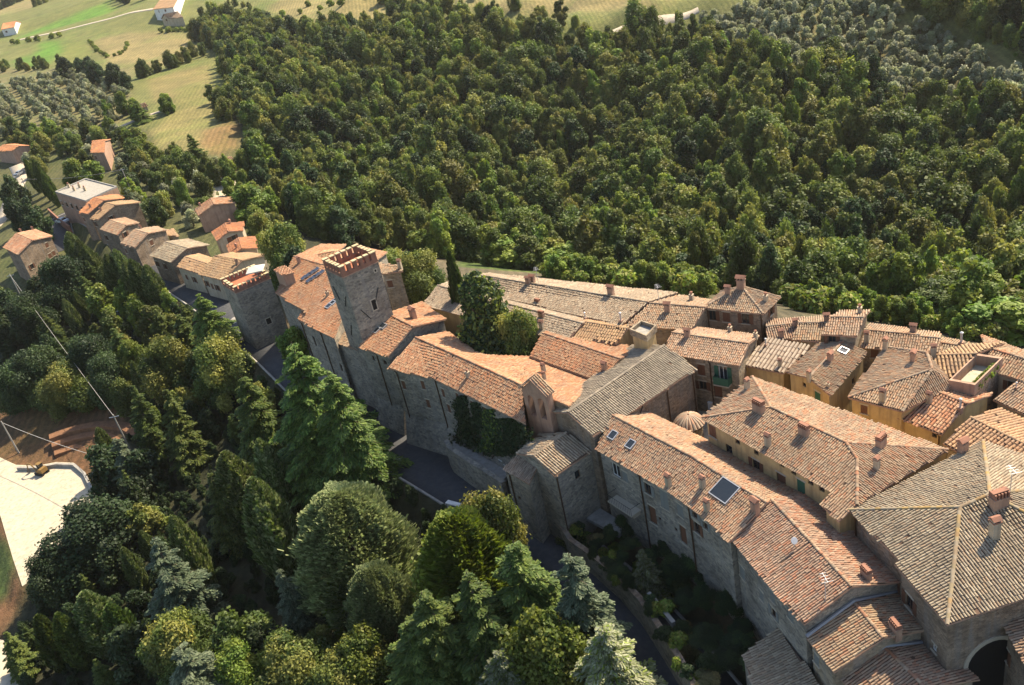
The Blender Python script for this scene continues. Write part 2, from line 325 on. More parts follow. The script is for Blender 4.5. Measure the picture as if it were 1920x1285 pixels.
# ------------------------------------------------------------------ ground sheet
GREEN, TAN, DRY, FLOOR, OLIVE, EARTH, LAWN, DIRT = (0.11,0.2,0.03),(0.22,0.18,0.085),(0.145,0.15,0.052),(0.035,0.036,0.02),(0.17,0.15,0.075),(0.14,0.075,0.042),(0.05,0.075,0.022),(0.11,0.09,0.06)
COVER = [  # pixel outline on the photograph, colour of the land there
 ([(-500,-200),(2400,-200),(2400,140),(1000,80),(500,120),(380,300),(-500,320)], DRY),
 ([(-100,230),(230,240),(480,250),(540,430),(480,560),(420,600),(300,540),(100,560),(-100,520)], (0.085,0.085,0.036)),
 ([(-200,120),(250,130),(235,230),(110,255),(-200,230)], OLIVE),
 ([(20,78),(60,60),(160,20),(240,-10),(330,-30),(400,-60),(300,-60),(205,0),(215,20),(195,28),(110,52)], GREEN),
 ([(75,80),(110,76),(112,100),(85,125),(60,126)], GREEN), ([(20,115),(50,105),(60,128),(30,125)], GREEN), ([(120,80),(165,75),(175,100),(150,120),(110,125)], (0.16,0.165,0.05)),
 ([(170,75),(240,62),(360,62),(375,90),(330,118),(260,132),(205,118)], TAN), ([(-40,40),(60,15),(130,-20),(40,-30),(-60,10)], TAN), ([(840,-40),(1300,-60),(1250,10),(1000,30),(850,20)], TAN), ([(540,-30),(720,-40),(730,30),(600,60),(500,20)], (0.23,0.19,0.085)),
 ([(275,150),(385,122),(400,150),(395,185),(345,200),(290,190)], (0.2,0.165,0.07)), ([(285,245),(330,210),(405,185),(430,210),(400,260),(380,290),(300,285)], (0.21,0.18,0.075)),
 ([(385,245),(430,225),(455,245),(440,280),(405,292),(370,270)], (0.2,0.13,0.06)),
 ([(1320,30),(1640,20),(1720,150),(1560,80),(1430,90)], OLIVE), ([(1450,-200),(2100,-200),(2100,60),(1640,30)], DRY), ([(1640,20),(1900,120),(1900,180),(1700,150)], (0.15,0.13,0.06)),
 ([(-300,700),(60,740),(230,710),(240,800),(180,870),(160,905),(195,960),(150,1010),(30,1060),(40,1120),(0,1200),(-300,1200)], EARTH),
 ([(-300,1000),(10,1010),(30,1060),(10,1130),(-300,1100)], LAWN),
 ([(640,940),(720,960),(760,1050),(780,1110),(700,1080)], EARTH),
 ([(850,500),(1100,520),(1330,560),(1330,540),(1100,505),(870,480)], (0.07,0.1,0.025)), ([(1460,560),(1900,640),(1900,600),(1470,540)], (0.07,0.1,0.025)),
]
def build_ground():
    na, nr = 620, 640
    th = np.radians(np.linspace(-105, 105, na)); rr = np.concatenate([[0.0, 6.0], np.geomspace(12, 7000, nr-2)])
    T, Rr = np.meshgrid(th, rr); X = Rr*np.sin(T); Y = Rr*np.cos(T) - 15.0; Z = H(X, Y)
    V = np.stack([X.ravel(), Y.ravel(), Z.ravel()], 1)
    i = np.arange(nr-1)[:, None]*na + np.arange(na-1)[None, :]
    F = np.stack([i, i+1, i+na+1, i+na], -1).reshape(-1, 4)[:, ::-1]
    c = V; px, py = proj(c); front = ((c - CAM) @ RC)[:, 2] > 5
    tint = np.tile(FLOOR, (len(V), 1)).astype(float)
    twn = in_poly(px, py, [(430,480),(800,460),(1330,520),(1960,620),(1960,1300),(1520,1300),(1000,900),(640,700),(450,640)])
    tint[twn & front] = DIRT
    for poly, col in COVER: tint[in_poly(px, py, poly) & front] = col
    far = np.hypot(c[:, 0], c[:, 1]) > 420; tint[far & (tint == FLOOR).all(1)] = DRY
    G = tint.reshape(nr, na, 3)
    for _ in range(1): G[1:-1, 1:-1] = (G[1:-1, 1:-1]*2+G[:-2, 1:-1]+G[2:, 1:-1]+G[1:-1, :-2]+G[1:-1, 2:])/6
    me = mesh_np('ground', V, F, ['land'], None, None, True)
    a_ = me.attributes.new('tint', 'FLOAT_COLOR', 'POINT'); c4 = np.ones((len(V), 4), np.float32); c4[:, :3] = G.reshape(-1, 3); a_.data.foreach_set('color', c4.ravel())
    tag(link('ground', me), kind='structure')
build_ground()

def ribbon(name, pts, width, mat, lift=0.0, drape=False, step=2.0, thick=0.12):
    P = [np.array(q, float) for q in pts]; out = []
    for a, b in zip(P[:-1], P[1:]):
        n = max(1, int(np.linalg.norm(b-a)/step)); out += [a+(b-a)*k/n for k in range(n)]
    out.append(P[-1]); Q = np.array(out)
    for _ in range(3): Q[1:-1] = (Q[:-2]+2*Q[1:-1]+Q[2:])/4
    d = np.gradient(Q[:, :2], axis=0); d /= np.linalg.norm(d, axis=1)[:, None]+1e-9; nrm = np.stack([-d[:, 1], d[:, 0]], 1)
    L = Q.copy(); Rr = Q.copy(); L[:, :2] += nrm*width/2; Rr[:, :2] -= nrm*width/2
    if drape:
        for S in (L, Rr, Q): S[:, 2] = H(S[:, 0], S[:, 1])
    n = len(Q); V = np.vstack([L, Q, Rr]); V[:, 2] += lift
    V2 = np.vstack([L, Rr]); V2[:, 2] += lift - thick
    V = np.vstack([V, V2]); i = np.arange(n-1)
    F = np.vstack([np.stack([i, i+n, i+n+1, i+1], 1), np.stack([i+n, i+2*n, i+2*n+1, i+n+1], 1),
                   np.stack([i+3*n, i, i+1, i+3*n+1], 1), np.stack([i+2*n, i+4*n, i+4*n+1, i+2*n+1], 1)])
    return mesh_np(name, V, F, [mat]), Q, nrm
me, RQ, RN = ribbon('road', ROAD, 7.0, 'asphalt', 0.0); tag(link('road', me), kind='structure')
def side_strip(name, s0, s1, off, width, z, mat):
    q = RQ[s0:s1].copy(); q[:, :2] += RN[s0:s1]*off; q[:, 2] += z
    me, *_ = ribbon(name, q[::2], width, mat, 0.0, thick=0.2); return tag(link(name, me), kind='structure')
_i0 = int(np.argmin(np.linalg.norm(RQ[:, :2]-at(775,862,-3.3)[None, :2], axis=1))); _i1 = int(np.argmin(np.linalg.norm(RQ[:, :2]-at(520,662,-2.3)[None, :2], axis=1)))
side_strip('pavement', _i0, _i1, -4.6, 2.2, 0.13, 'street_paving')
side_strip('kerb', 0, len(RQ), 3.62, 0.28, 0.12, 'concrete'); side_strip('kerb', 0, len(RQ), -3.62, 0.28, 0.12, 'concrete')
# pale forecourt below the gardens, and the second patch at the lower edge
def slab(name, pts, z, mat, th=0.25):
    b = MB(); n = len(pts); top = [(q[0], q[1], z) for q in pts]; bot = [(q[0], q[1], z-th) for q in pts]
    b.poly(top if area2(pts) > 0 else top[::-1], mat)
    for i in range(n): b.poly([bot[i], bot[(i+1) % n], top[(i+1) % n], top[i]] if area2(pts) > 0 else [bot[(i+1) % n], bot[i], top[i], top[(i+1) % n]], mat)
    return tag(b.obj(name), kind='structure')
def area2(p): return sum(p[i][0]*p[(i+1) % len(p)][1]-p[(i+1) % len(p)][0]*p[i][1] for i in range(len(p)))
slab('forecourt', PLAZA, -15.95, 'pale_paving')
q2 = [ground(*p) for p in ((-60,1190),(10,1205),(60,1290),(90,1340),(-60,1340))]
slab('lower_forecourt', q2, float(np.mean([p[2] for p in q2]))+0.5, 'pale_paving', 1.2)
def path(name, pxs, width, mat, lift=0.07):
    me, *_ = ribbon(name, [ground(*p) for p in pxs], width, mat, lift, True, 2.0, 0.3); return tag(link(name, me), kind='structure')
path('farm_track', [(22,78),(60,70),(110,60),(160,47),(205,36),(245,24),(290,17)], 4.5, 'gravel', 0.12)
path('valley_lane', [(1090,82),(1120,70),(1165,58),(1210,50),(1260,33),(1310,18)], 3.6, 'gravel', 0.1)
path('orchard_path', [(125,275),(170,258),(215,243),(255,225),(290,212),(320,205)], 3, 'gravel')
path('village_lane', [(-30,440),(0,418),(14,390),(24,365),(36,345),(38,325),(30,310)], 5, 'gravel')
path('yard_lane', [(408,318),(418,330),(420,350),(412,372),(410,385)], 6.5, 'pale_paving')
path('castle_drive', [(395,600),(430,600),(452,590),(470,610)], 5, 'street_paving', 0.1)

# ------------------------------------------------------------------ roofs and houses
TILES = {
 'old':  [(0.36,0.265,0.195),(0.42,0.32,0.235),(0.29,0.215,0.16),(0.46,0.365,0.28),(0.38,0.235,0.155),(0.34,0.29,0.235),(0.44,0.265,0.17)],
 'grey': [(0.32,0.27,0.215),(0.39,0.335,0.27),(0.26,0.22,0.175),(0.44,0.385,0.315),(0.36,0.27,0.2)],
 'red':  [(0.43,0.215,0.125),(0.47,0.27,0.17),(0.38,0.18,0.105),(0.52,0.36,0.25),(0.42,0.24,0.15),(0.46,0.2,0.11),(0.5,0.33,0.22)],
 'mix':  [(0.4,0.24,0.16),(0.44,0.31,0.215),(0.34,0.235,0.17),(0.5,0.39,0.29),(0.44,0.21,0.125),(0.36,0.29,0.225),(0.46,0.34,0.245)],
 'orange': [(0.52,0.235,0.115),(0.56,0.27,0.14),(0.48,0.2,0.1)],
 'tan':  [(0.42,0.28,0.17),(0.46,0.32,0.2),(0.38,0.24,0.15)],
 'church_grey': [(0.3,0.27,0.23),(0.36,0.32,0.27),(0.25,0.225,0.19),(0.4,0.36,0.3)],
 'lichen': [(0.46,0.33,0.14),(0.38,0.32,0.2),(0.4,0.35,0.27),(0.36,0.28,0.19),(0.43,0.3,0.15)],
 'stripe': [(0.46,0.4,0.34),(0.5,0.43,0.37),(0.42,0.35,0.29)],
}
NT = [0]
from mathutils.geometry import tessellate_polygon
def tris_of(P): return [list(t_) for t_ in tessellate_polygon([[Vector(q) for q in P]])]
def lay_tiles(polys, pitch, length, pal, off):
    """barrel cover tiles over planar faces; polys: list of (n,3) loops"""
    VV, FF, CC = [], [], []; base = 0; pal = np.array(TILES[pal])*np.array([0.9, 0.83, 0.71])*rng.uniform(0.84, 1.1)*(1+rng.normal(0, 0.015, 3)); pal = pal*0.72+pal.mean(0)*0.28
    for P in polys:
        P = np.asarray(P, float); c = P.mean(0); _, _, vt = np.linalg.svd(P-c); n = vt[2]; n = n if n[2] > 0 else -n
        down = np.array([n[0], n[1], 0.0]); g = np.linalg.norm(down)
        if g < 1e-3: continue
        down = down/g; d = down - n*(down@n); d /= np.linalg.norm(d); a = np.cross(d, n)
        uv = np.stack([(P-c)@a, (P-c)@d], 1); lo = uv.min(0); hi = uv.max(0)
        us = np.arange(lo[0]+pitch*0.5, hi[0], pitch); vs = np.arange(lo[1]-length, hi[1]+0.02, length)
        U, Vv = np.meshgrid(us, vs, indexing='ij'); jit = rng.normal(0, 0.06*length, us.shape)[:, None]
        U = (U + rng.normal(0, 0.012, U.shape)).ravel(); Vv = (Vv + jit + rng.normal(0, 0.012, Vv.shape)).ravel()
        k = in_poly(U, Vv+length*0.5, uv) & (rng.random(U.shape) > 0.004)
        U = U[k]; Vv = Vv[k]; N = len(U)
        if not N: continue
        res = (P-c)@n; offn = np.zeros(N)
        if np.abs(res).max() > 0.01:
            um, vm = U, Vv+length*0.5
            for (i0, i1, i2) in tris_of(P):
                a0, b0, c0 = uv[i0], uv[i1], uv[i2]; den = (b0[1]-c0[1])*(a0[0]-c0[0])+(c0[0]-b0[0])*(a0[1]-c0[1])
                if abs(den) < 1e-9: continue
                l0 = ((b0[1]-c0[1])*(um-c0[0])+(c0[0]-b0[0])*(vm-c0[1]))/den; l1 = ((c0[1]-a0[1])*(um-c0[0])+(a0[0]-c0[0])*(vm-c0[1]))/den; l2 = 1-l0-l1
                kk = (l0 > -0.01) & (l1 > -0.01) & (l2 > -0.01); offn = np.where(kk, l0*res[i0]+l1*res[i1]+l2*res[i2], offn)
        patch = np.sin(U*0.7+Vv*0.31+rng.random()*9)*0.5+np.sin(U*0.23-Vv*0.9+rng.random()*9)*0.5
        lift = rng.normal(0.012, 0.008, N)+offn; rot = rng.normal(0, 0.02, N); sl = rng.normal(0, 0.015, N)
        V = np.empty((N, 2, 5, 3))
        for e in (0, 1):
            wd = pitch*(0.33, 0.38)[e]; hh = pitch*(0.33, 0.39)[e]; vv = Vv + (0 if e == 0 else length*1.12); zb = (0.0, 0.024)[e] + lift + (0 if e == 0 else sl)
            for j in range(5):
                an = math.pi*j/4; uu = U + math.cos(an)*wd + rot*(e-0.5)*length; zz = zb + math.sin(an)*hh
                V[:, e, j] = c + uu[:, None]*a + vv[:, None]*d + zz[:, None]*n
        idx = np.arange(N)[:, None, None]*10 + np.arange(4)[None, :, None]
        F = np.concatenate([idx, idx+5, idx+6, idx+1], 2).reshape(-1, 4) + base
        col = pal[rng.integers(0, len(pal), N)]*np.clip(1+0.1*patch+rng.normal(0, 0.06, N), 0.6, 1.5)[:, None]
        VV.append(V.reshape(-1, 3)); FF.append(F); CC.append(np.repeat(col, 4, 0)); base += N*10; NT[0] += N
    if not VV: return None
    return mesh_np('roof_tiles', np.vstack(VV)-off, np.vstack(FF), ['tile'], None, np.vstack(CC), False)
def cap_tiles(lines, pal, off, wd=0.15, ln=0.4):
    VV, FF, CC = [], [], []; base = 0; pal = np.array(TILES[pal])*np.array([0.72, 0.66, 0.58])
    for A, B in lines:
        A = np.array(A); B = np.array(B); L = np.linalg.norm(B-A); d = (B-A)/L; N = max(1, int(L/ln)); s = np.array([-d[1], d[0], 0]); s /= np.linalg.norm(s)+1e-9; up = np.cross(d, s); up = up if up[2] > 0 else -up
        for k in range(N):
            w2 = wd*rng.uniform(0.92, 1.1); o = rng.normal(0, 0.012)
            for e in (0, 1):
                p = A + d*(k+e*1.06)*L/N + up*(0.06+0.03*e) + s*o
                for j in range(5): an = math.pi*j/4; VV.append(p + s*math.cos(an)*w2*(0.88+0.12*e) + up*math.sin(an)*w2*0.62)
            for j in range(4): FF.append([base+j, base+5+j, base+6+j, base+1+j]); CC.append(None)
            cc = pal[rng.integers(len(pal))]*rng.uniform(0.85, 1.15); CC[-4:] = [cc]*4; base += 10
    return mesh_np('ridge_tiles', np.array(VV)-off, np.array(FF), ['tile'], None, np.array(CC)) if VV else None

WCACHE = {}
def bx(lo, hi, mat): b = MB(); b.box(lo, hi, mat); return b
def win_meshes(w, h, style):
    key = (round(w, 2), round(h, 2), style)
    if key in WCACHE: return WCACHE[key]
    # local frame: x along the wall, y out of the wall, z up; origin bottom centre on the wall face
    out = {}; fm = 'frame_white' if style in ('green', 'white') else 'dark_wood'
    f = MB(); t_ = 0.07
    f.box((-w/2, -0.19, 0), (-w/2+t_, -0.1, h), fm); f.box((w/2-t_, -0.19, 0), (w/2, -0.1, h), fm); f.box((-w/2+t_, -0.19, 0), (w/2-t_, -0.1, t_), fm); f.box((-w/2+t_, -0.19, h-t_), (w/2-t_, -0.1, h), fm)
    if style not in ('slit', 'door'): f.box((-0.03, -0.18, t_), (0.03, -0.11, h-t_), fm)
    if style == 'door': f.box((-w/2+t_, -0.16, 0.0), (w/2-t_, -0.12, h-t_), 'shutter_brown')
    out['window_frame'] = f.mesh('window_frame')
    if style != 'door': out['pane'] = bx((-w/2+0.02, -0.155, 0.02), (w/2-0.02, -0.145, h-0.02), 'glass').mesh('pane')
    if style not in ('slit',):
        s = MB(); s.box((-w/2-0.12, -0.15, -0.1), (w/2+0.12, 0.09, -0.002), 'travertine'); out['sill'] = s.mesh('sill')
        s = MB(); s.box((-w/2-0.1, -0.1, h+0.002), (w/2+0.1, 0.035, h+0.17), 'travertine'); out['lintel'] = s.mesh('lintel')
    if style in ('brown', 'green', 'grey'):
        for nm, sg in (('shutter', 1),):
            s = MB(); mt = 'shutter_'+style; s.box((-w/4+0.012, 0, 0.02), (w/4-0.012, 0.045, h-0.02), mt)
            for k in range(int(h/0.16)): s.box((-w/4+0.05, 0.045, 0.08+k*0.16), (w/4-0.05, 0.058, 0.14+k*0.16), mt)
            out['shutter'] = s.mesh('shutter')
    WCACHE[key] = out; return out

CH = {}
def chimney_mesh(kind):
    if kind in CH: return CH[kind]
    s = MB(); c = MB(); mat = 'brick_pale' if kind in ('gable', 'fins') else 'plaster_beige'
    if kind == 'gable':            # stack with openings and two tilted bricks on top
        s.box((-0.42,-0.3,-0.5),(0.42,0.3,1.05), mat); s.box((-0.48,-0.36,1.05),(0.48,0.36,1.14), mat)
        for x in (-0.36, 0.0, 0.36): s.box((x-0.07,-0.28,1.14),(x+0.07,0.28,1.42), mat)
        c.poly([(-0.55,-0.42,1.42),(0.55,-0.42,1.42),(0.55,0,1.72),(-0.55,0,1.72)], 'brick'); c.poly([(0.55,0.42,1.42),(-0.55,0.42,1.42),(-0.55,0,1.72),(0.55,0,1.72)], 'brick')
        c.poly([(-0.55,0.42,1.42),(-0.55,-0.42,1.42),(-0.55,0,1.72)], 'brick'); c.poly([(0.55,-0.42,1.42),(0.55,0.42,1.42),(0.55,0,1.72)], 'brick'); c.poly([(-0.55,-0.42,1.415),(-0.55,0.42,1.415),(0.55,0.42,1.415),(0.55,-0.42,1.415)], 'brick')
    elif kind == 'fins':           # wide stack, row of upright bricks
        s.box((-0.6,-0.32,-0.6),(0.6,0.32,0.85), mat); s.box((-0.66,-0.38,0.85),(0.66,0.38,0.95), mat)
        for k in range(5): x = -0.52+k*0.26; c.box((x-0.06,-0.36,0.95),(x+0.06,0.36,1.4), 'brick')
        c.box((-0.64,-0.2,1.4),(0.64,0.2,1.48), 'brick')
    elif kind == 'pot':            # slim stack with a round pot and lid
        s.box((-0.28,-0.28,-0.4),(0.28,0.28,0.9), mat); s.box((-0.33,-0.33,0.9),(0.33,0.33,0.98), mat)
        c.lathe([(0.17,0.98),(0.15,1.3),(0.22,1.31),(0.26,1.4),(0.1,1.5)], 'brick', 10)
    elif kind == 'metal':
        s.box((-0.25,-0.25,-0.4),(0.25,0.25,0.5), 'brick_pale'); c.lathe([(0.13,0.5),(0.13,1.5),(0.2,1.52),(0.2,1.62),(0.05,1.72)], 'galvanised', 10)
    elif kind == 'tall':           # tall block with small gabled top
        s.box((-0.38,-0.34,-0.5),(0.38,0.34,1.7), mat); s.box((-0.44,-0.4,1.7),(0.44,0.4,1.8), 'brick')
        for x in (-0.3, 0.3): s.box((x-0.08,-0.3,1.8),(x+0.08,0.3,2.02), mat)
        c.hexa([(-0.46,-0.42,2.02),(0.46,-0.42,2.02),(0.46,0.42,2.02),(-0.46,0.42,2.02),(-0.46,-0.06,2.3),(0.46,-0.06,2.3),(0.46,0.06,2.3),(-0.46,0.06,2.3)], 'brick')
    CH[kind] = (s.mesh('chimney'), c.mesh('chimney_cap')); return CH[kind]

class House:
    def __init__(s, name, label, cat='house', group=None, wall='stone_warm', tile='old', pitch=0.225, tl=0.37, base=None, over=0.3, eave_tiles=True):
        s.name, s.label, s.cat, s.group, s.wallm, s.tile, s.pitch, s.tl, s.base, s.over = name, label, cat, group, wall, tile, pitch, tl, base, over
        s.faces = []; s.outline = None; s.wins = []; s.chims = []; s.pipes = []; s.lights = []; s.caps = []; s.noover = set(); s.extra = []; s.flat = False; s.ant = []; s.cap = None
    # ---- shapes
    def gable(s, E1, E2, R1, R2, z, pitch=0.3, far=1.12, zr=None, F1=None, F2=None):
        e1, e2 = at(*E1, z), at(*E2, z)
        d = (e2-e1)[:2]; d /= np.linalg.norm(d); n = np.array([-d[1], d[0]])
        def rise(px):
            lo, hi = z+0.05, z+12
            for _ in range(40):
                mz = (lo+hi)/2; q = at(*px, mz); dist = abs((q-e1)[:2]@n)
                if (mz-z)/max(dist, 0.05) > pitch: hi = mz
                else: lo = mz
            return (lo+hi)/2
        pitch = pitch*0.82
        if zr is None: zr = 0.5*(rise(R1)+rise(R2))
        r1, r2 = at(*R1, zr), at(*R2, zr)
        f1 = at(*F1, z) if F1 else np.array([*(r1[:2]+far*(r1-e1)[:2]), zr-(zr-z)*far]); f2 = at(*F2, z) if F2 else np.array([*(r2[:2]+far*(r2-e2)[:2]), zr-(zr-z)*far])
        s.faces += [[e1, e2, r2, r1], [f2, f1, r1, r2]]; s.caps.append((r1, r2)); s.outline = [e1, e2, f2, f1]
        s.gablelines = [(e1, r1), (r1, f1), (e2, r2), (r2, f2)]; s.zr = zr; s.ridge = (r1, r2); return s
    def strip(s, Es, Rs, z, zr, far=1.0):
        """one roof bending along a street: eave and ridge polylines"""
        e = [at(*p, z) for p in Es]; r = [at(*p, zr) for p in Rs]; far = far if hasattr(far, '__len__') else [far]*len(e); f = [np.array([*(b[:2]+fr_*(b-a)[:2]), zr-(zr-z)*fr_]) for a, b, fr_ in zip(e, r, far)]
        for i in range(len(e)-1):
            s.faces += [[e[i], e[i+1], r[i+1], r[i]], [f[i+1], f[i], r[i], r[i+1]]]; s.caps.append((r[i], r[i+1]))
        s.outline = e + f[::-1]; return s
    def shed(s, lo1, lo2, hi1, hi2, z, pitch=0.25, zh=None):
        e1, e2 = at(*lo1, z), at(*lo2, z); d = (e2-e1)[:2]; d /= np.linalg.norm(d); n = np.array([-d[1], d[0]])
        def rise(px):
            a, b = z+0.02, z+10
            for _ in range(40):
                mz = (a+b)/2; q = at(*px, mz)
                if (mz-z)/max(abs((q-e1)[:2]@n), 0.05) > pitch: b = mz
                else: a = mz
            return (a+b)/2
        if zh is None: zh = rise(hi1)
        s.faces.append([e1, e2, at(*hi2, zh), at(*hi1, zh)]); s.outline = [e1, e2, at(*hi2, zh), at(*hi1, zh)]; return s
    def poly_roof(s, faces, outline, caps): s.faces = faces; s.outline = outline; s.caps = caps; return s
    # ---- things set by where they show in the photograph
    def win(s, px, py, w=0.9, h=1.3, st='brown', shut=None): s.wins.append((px, py, w, h, st, shut)); return s
    def chim(s, px, py, kind='gable', sc=1.0, turn=0): s.chims.append((px, py, kind, sc, turn)); return s
    def pipe(s, px, py): s.pipes.append((px, py)); return s
    def sky(s, px, py, w=0.9, h=1.2): s.lights.append((px, py, w, h)); return s
    def antenna(s, px, py): s.ant.append((px, py)); return s
    # ---- helpers
    def zroof(s, x, y, tol=0.35):
        best = None
        for P in s.faces:
            P = np.array(P); c = P.mean(0)
            _, _, vt = np.linalg.svd(P-c); n = vt[2]
            if abs(n[2]) < 1e-3: continue
            Pe = c[:2] + (P[:, :2]-c[:2])*(1+tol/max(1.0, np.abs(P[:, :2]-c[:2]).max()))
            if in_poly(np.array([x]), np.array([y]), Pe)[0]:
                zz = c[2] - ((x-c[0])*n[0]+(y-c[1])*n[1])/n[2]; best = zz if best is None else min(best, zz)
        return best
    def pick_roof(s, px, py):
        v = ray(px, py); best = None
        for P in s.faces:
            P = np.array(P); c = P.mean(0); _, _, vt = np.linalg.svd(P-c); n = vt[2]; n = n if n[2] > 0 else -n
            dn = v@n
            if abs(dn) < 1e-6: continue
            tt = ((c-CAM)@n)/dn; q = CAM+tt*v
            if tt > 0 and in_poly(np.array([q[0]]), np.array([q[1]]), c[:2]+(P[:, :2]-c[:2])*1.04)[0] and (best is None or tt < best[0]): best = (tt, q, n)
        return best
    def done(s):
        ol = [np.array(q, float) for q in s.outline]
        if area2(ol) < 0: ol = ol[::-1]
        n = len(ol); ctr = np.mean(ol, 0)
        # walls stand inside the eaves
        W = []
        for i in range(n):
            a, b, c = ol[i-1][:2], ol[i][:2], ol[(i+1) % n][:2]
            d1 = (b-a)/(np.linalg.norm(b-a)+1e-9); d2 = (c-b)/(np.linalg.norm(c-b)+1e-9); n1 = np.array([-d1[1], d1[0]]); n2 = np.array([-d2[1], d2[0]])
            k = n1+n2; q = b + s.over*k/max(0.3, 1+n1@n2); W.append(q)
        hb = [float(H(q[0], q[1])) for q in W]
        base = s.base if s.base is not None else min(hb)-0.6
        s.root = empty(s.name, (ctr[0], ctr[1], base)); off = np.array([ctr[0], ctr[1], base]); tag(s.root, s.label, s.cat, s.group)
        # roof deck
        deck = MB()
        for P in s.faces:
            P = [np.array(q) for q in P]; up = P if area2(P) > 0 else P[::-1]
            lo = [q-np.array([0, 0, 0.16]) for q in up]
            for t3 in tris_of(up):
                q3 = [up[i] for i in t3]; q3 = q3 if area2(q3) > 0 else q3[::-1]; deck.poly(q3, 'roof_deck'); deck.poly([q-np.array([0, 0, 0.16]) for q in q3][::-1], 'eave_wood')
            for i in range(len(up)): j = (i+1) % len(up); deck.poly([lo[i], lo[j], up[j], up[i]], 'brick_pale')
        rf = deck.obj('roof', s.root, off)
        if s.tile:
            me = lay_tiles(s.faces, s.pitch, s.tl, s.tile, off)
            if me: tag(link('roof_tiles', me, rf), kind='stuff')
            if s.caps:
                me = cap_tiles(s.caps, s.cap or s.tile, off)
                if me: tag(link('ridge_tiles', me, rf), kind='stuff')
        # wall lines with their tops
        walls = []
        for i in range(n):
            a, b = W[i], W[(i+1) % n]; L = np.linalg.norm(b-a)
            if L < 0.05: continue
            ts = {0.0, 1.0}
            for P in s.faces:
                for k in range(len(P)):
                    p, q = P[k][:2], P[(k+1) % len(P)][:2]; r = b-a; e = np.array(q)-np.array(p); den = r[0]*e[1]-r[1]*e[0]
                    if abs(den) < 1e-6: continue
                    w_ = np.array(p)-a; tt = (w_[0]*e[1]-w_[1]*e[0])/den; uu = (w_[0]*r[1]-w_[1]*r[0])/den
                    if 0.02 < tt < 0.98 and -0.03 < uu < 1.03: ts.add(round(float(tt), 3))
            prof = []
            for tt in sorted(ts):
                q = a+(b-a)*min(max(tt, 0.002), 0.998); zz = s.zroof(*q)
                if zz is None: zz = prof[-1][1]+0.1 if prof else min(ol[i][2], ol[(i+1) % n][2])
                prof.append((tt*L, zz-0.1))
            walls.append(dict(a=a, b=b, L=L, d=(b-a)/L, nrm=np.array([(b-a)[1], -(b-a)[0]])/L, prof=prof, holes=[]))
        for (px, py, w_, h_, st, shut) in s.wins:
            v = ray(px, py); best = None
            for wl in walls:
                nn = np.array([*wl['nrm'], 0]); dn = v@nn
                if dn > -0.02: continue
                tt = ((np.array([*wl['a'], 0])-CAM)@nn)/dn; q = CAM+tt*v; u = (q[:2]-wl['a'])@wl['d']
                if -0.3 < u < wl['L']+0.3 and base-2 < q[2] < max(p[1] for p in wl['prof'])+0.6 and (best is None or tt < best[0]): best = (tt, wl, u, q[2])
            if best is None: print('WIN MISS', s.label, px, py); continue
            _, wl, u, zc = best; u = min(max(u, w_/2+0.15), wl['L']-w_/2-0.15); zmax = min(p[1] for p in wl['prof'])-0.25
            z0 = min(zc-h_/2, zmax-h_)
            if any(abs(u-o[0]) < (w_+o[2])/2+0.1 and z0 < o[1]+o[3]+0.1 and o[1] < z0+h_+0.1 for o in wl['holes']) or wl['L'] < w_+0.35 or z0 < base+0.05: print('WIN SKIP', s.label, px, py); continue
            wl['holes'].append((u, z0, w_, h_, st, shut))
        wm = MB()
        for wl in walls:
            def pt(u, z, dep=0.0): q = wl['a']+wl['d']*u-wl['nrm']*dep; return (q[0], q[1], z)
            zt = min(p[1] for p in wl['prof']); us = sorted({0.0, wl['L']} | {o[0]-o[2]/2 for o in wl['holes']} | {o[0]+o[2]/2 for o in wl['holes']}); zs = sorted({base, zt} | {o[1] for o in wl['holes']} | {o[1]+o[3] for o in wl['holes']})
            for i in range(len(us)-1):
                for j in range(len(zs)-1):
                    um, zm = (us[i]+us[i+1])/2, (zs[j]+zs[j+1])/2
                    if any(abs(um-o[0]) < o[2]/2 and o[1] < zm < o[1]+o[3] for o in wl['holes']): continue
                    wm.poly([pt(us[i], zs[j]), pt(us[i+1], zs[j]), pt(us[i+1], zs[j+1]), pt(us[i], zs[j+1])], s.wallm)
            up = [pt(0, zt), pt(wl['L'], zt)] + [pt(u, z) for u, z in reversed(wl['prof']) if z > zt+0.01]
            if len(up) > 2: wm.poly(up, s.wallm)
            for (u, z0, w_, h_, st, shut) in wl['holes']:
                u0, u1, z1 = u-w_/2, u+w_/2, z0+h_; D = 0.24
                for q in ([(u0,z0,0),(u0,z1,0),(u0,z1,D),(u0,z0,D)],[(u1,z1,0),(u1,z0,0),(u1,z0,D),(u1,z1,D)],[(u0,z1,0),(u1,z1,0),(u1,z1,D),(u0,z1,D)],[(u1,z0,0),(u0,z0,0),(u0,z0,D),(u1,z0,D)]): wm.poly([pt(*k) for k in q], s.wallm)
                wm.poly([pt(u0,z0,D), pt(u1,z0,D), pt(u1,z1,D), pt(u0,z1,D)], 'dark_opening')
        s.wall = wm.obj('wall', s.root, off)
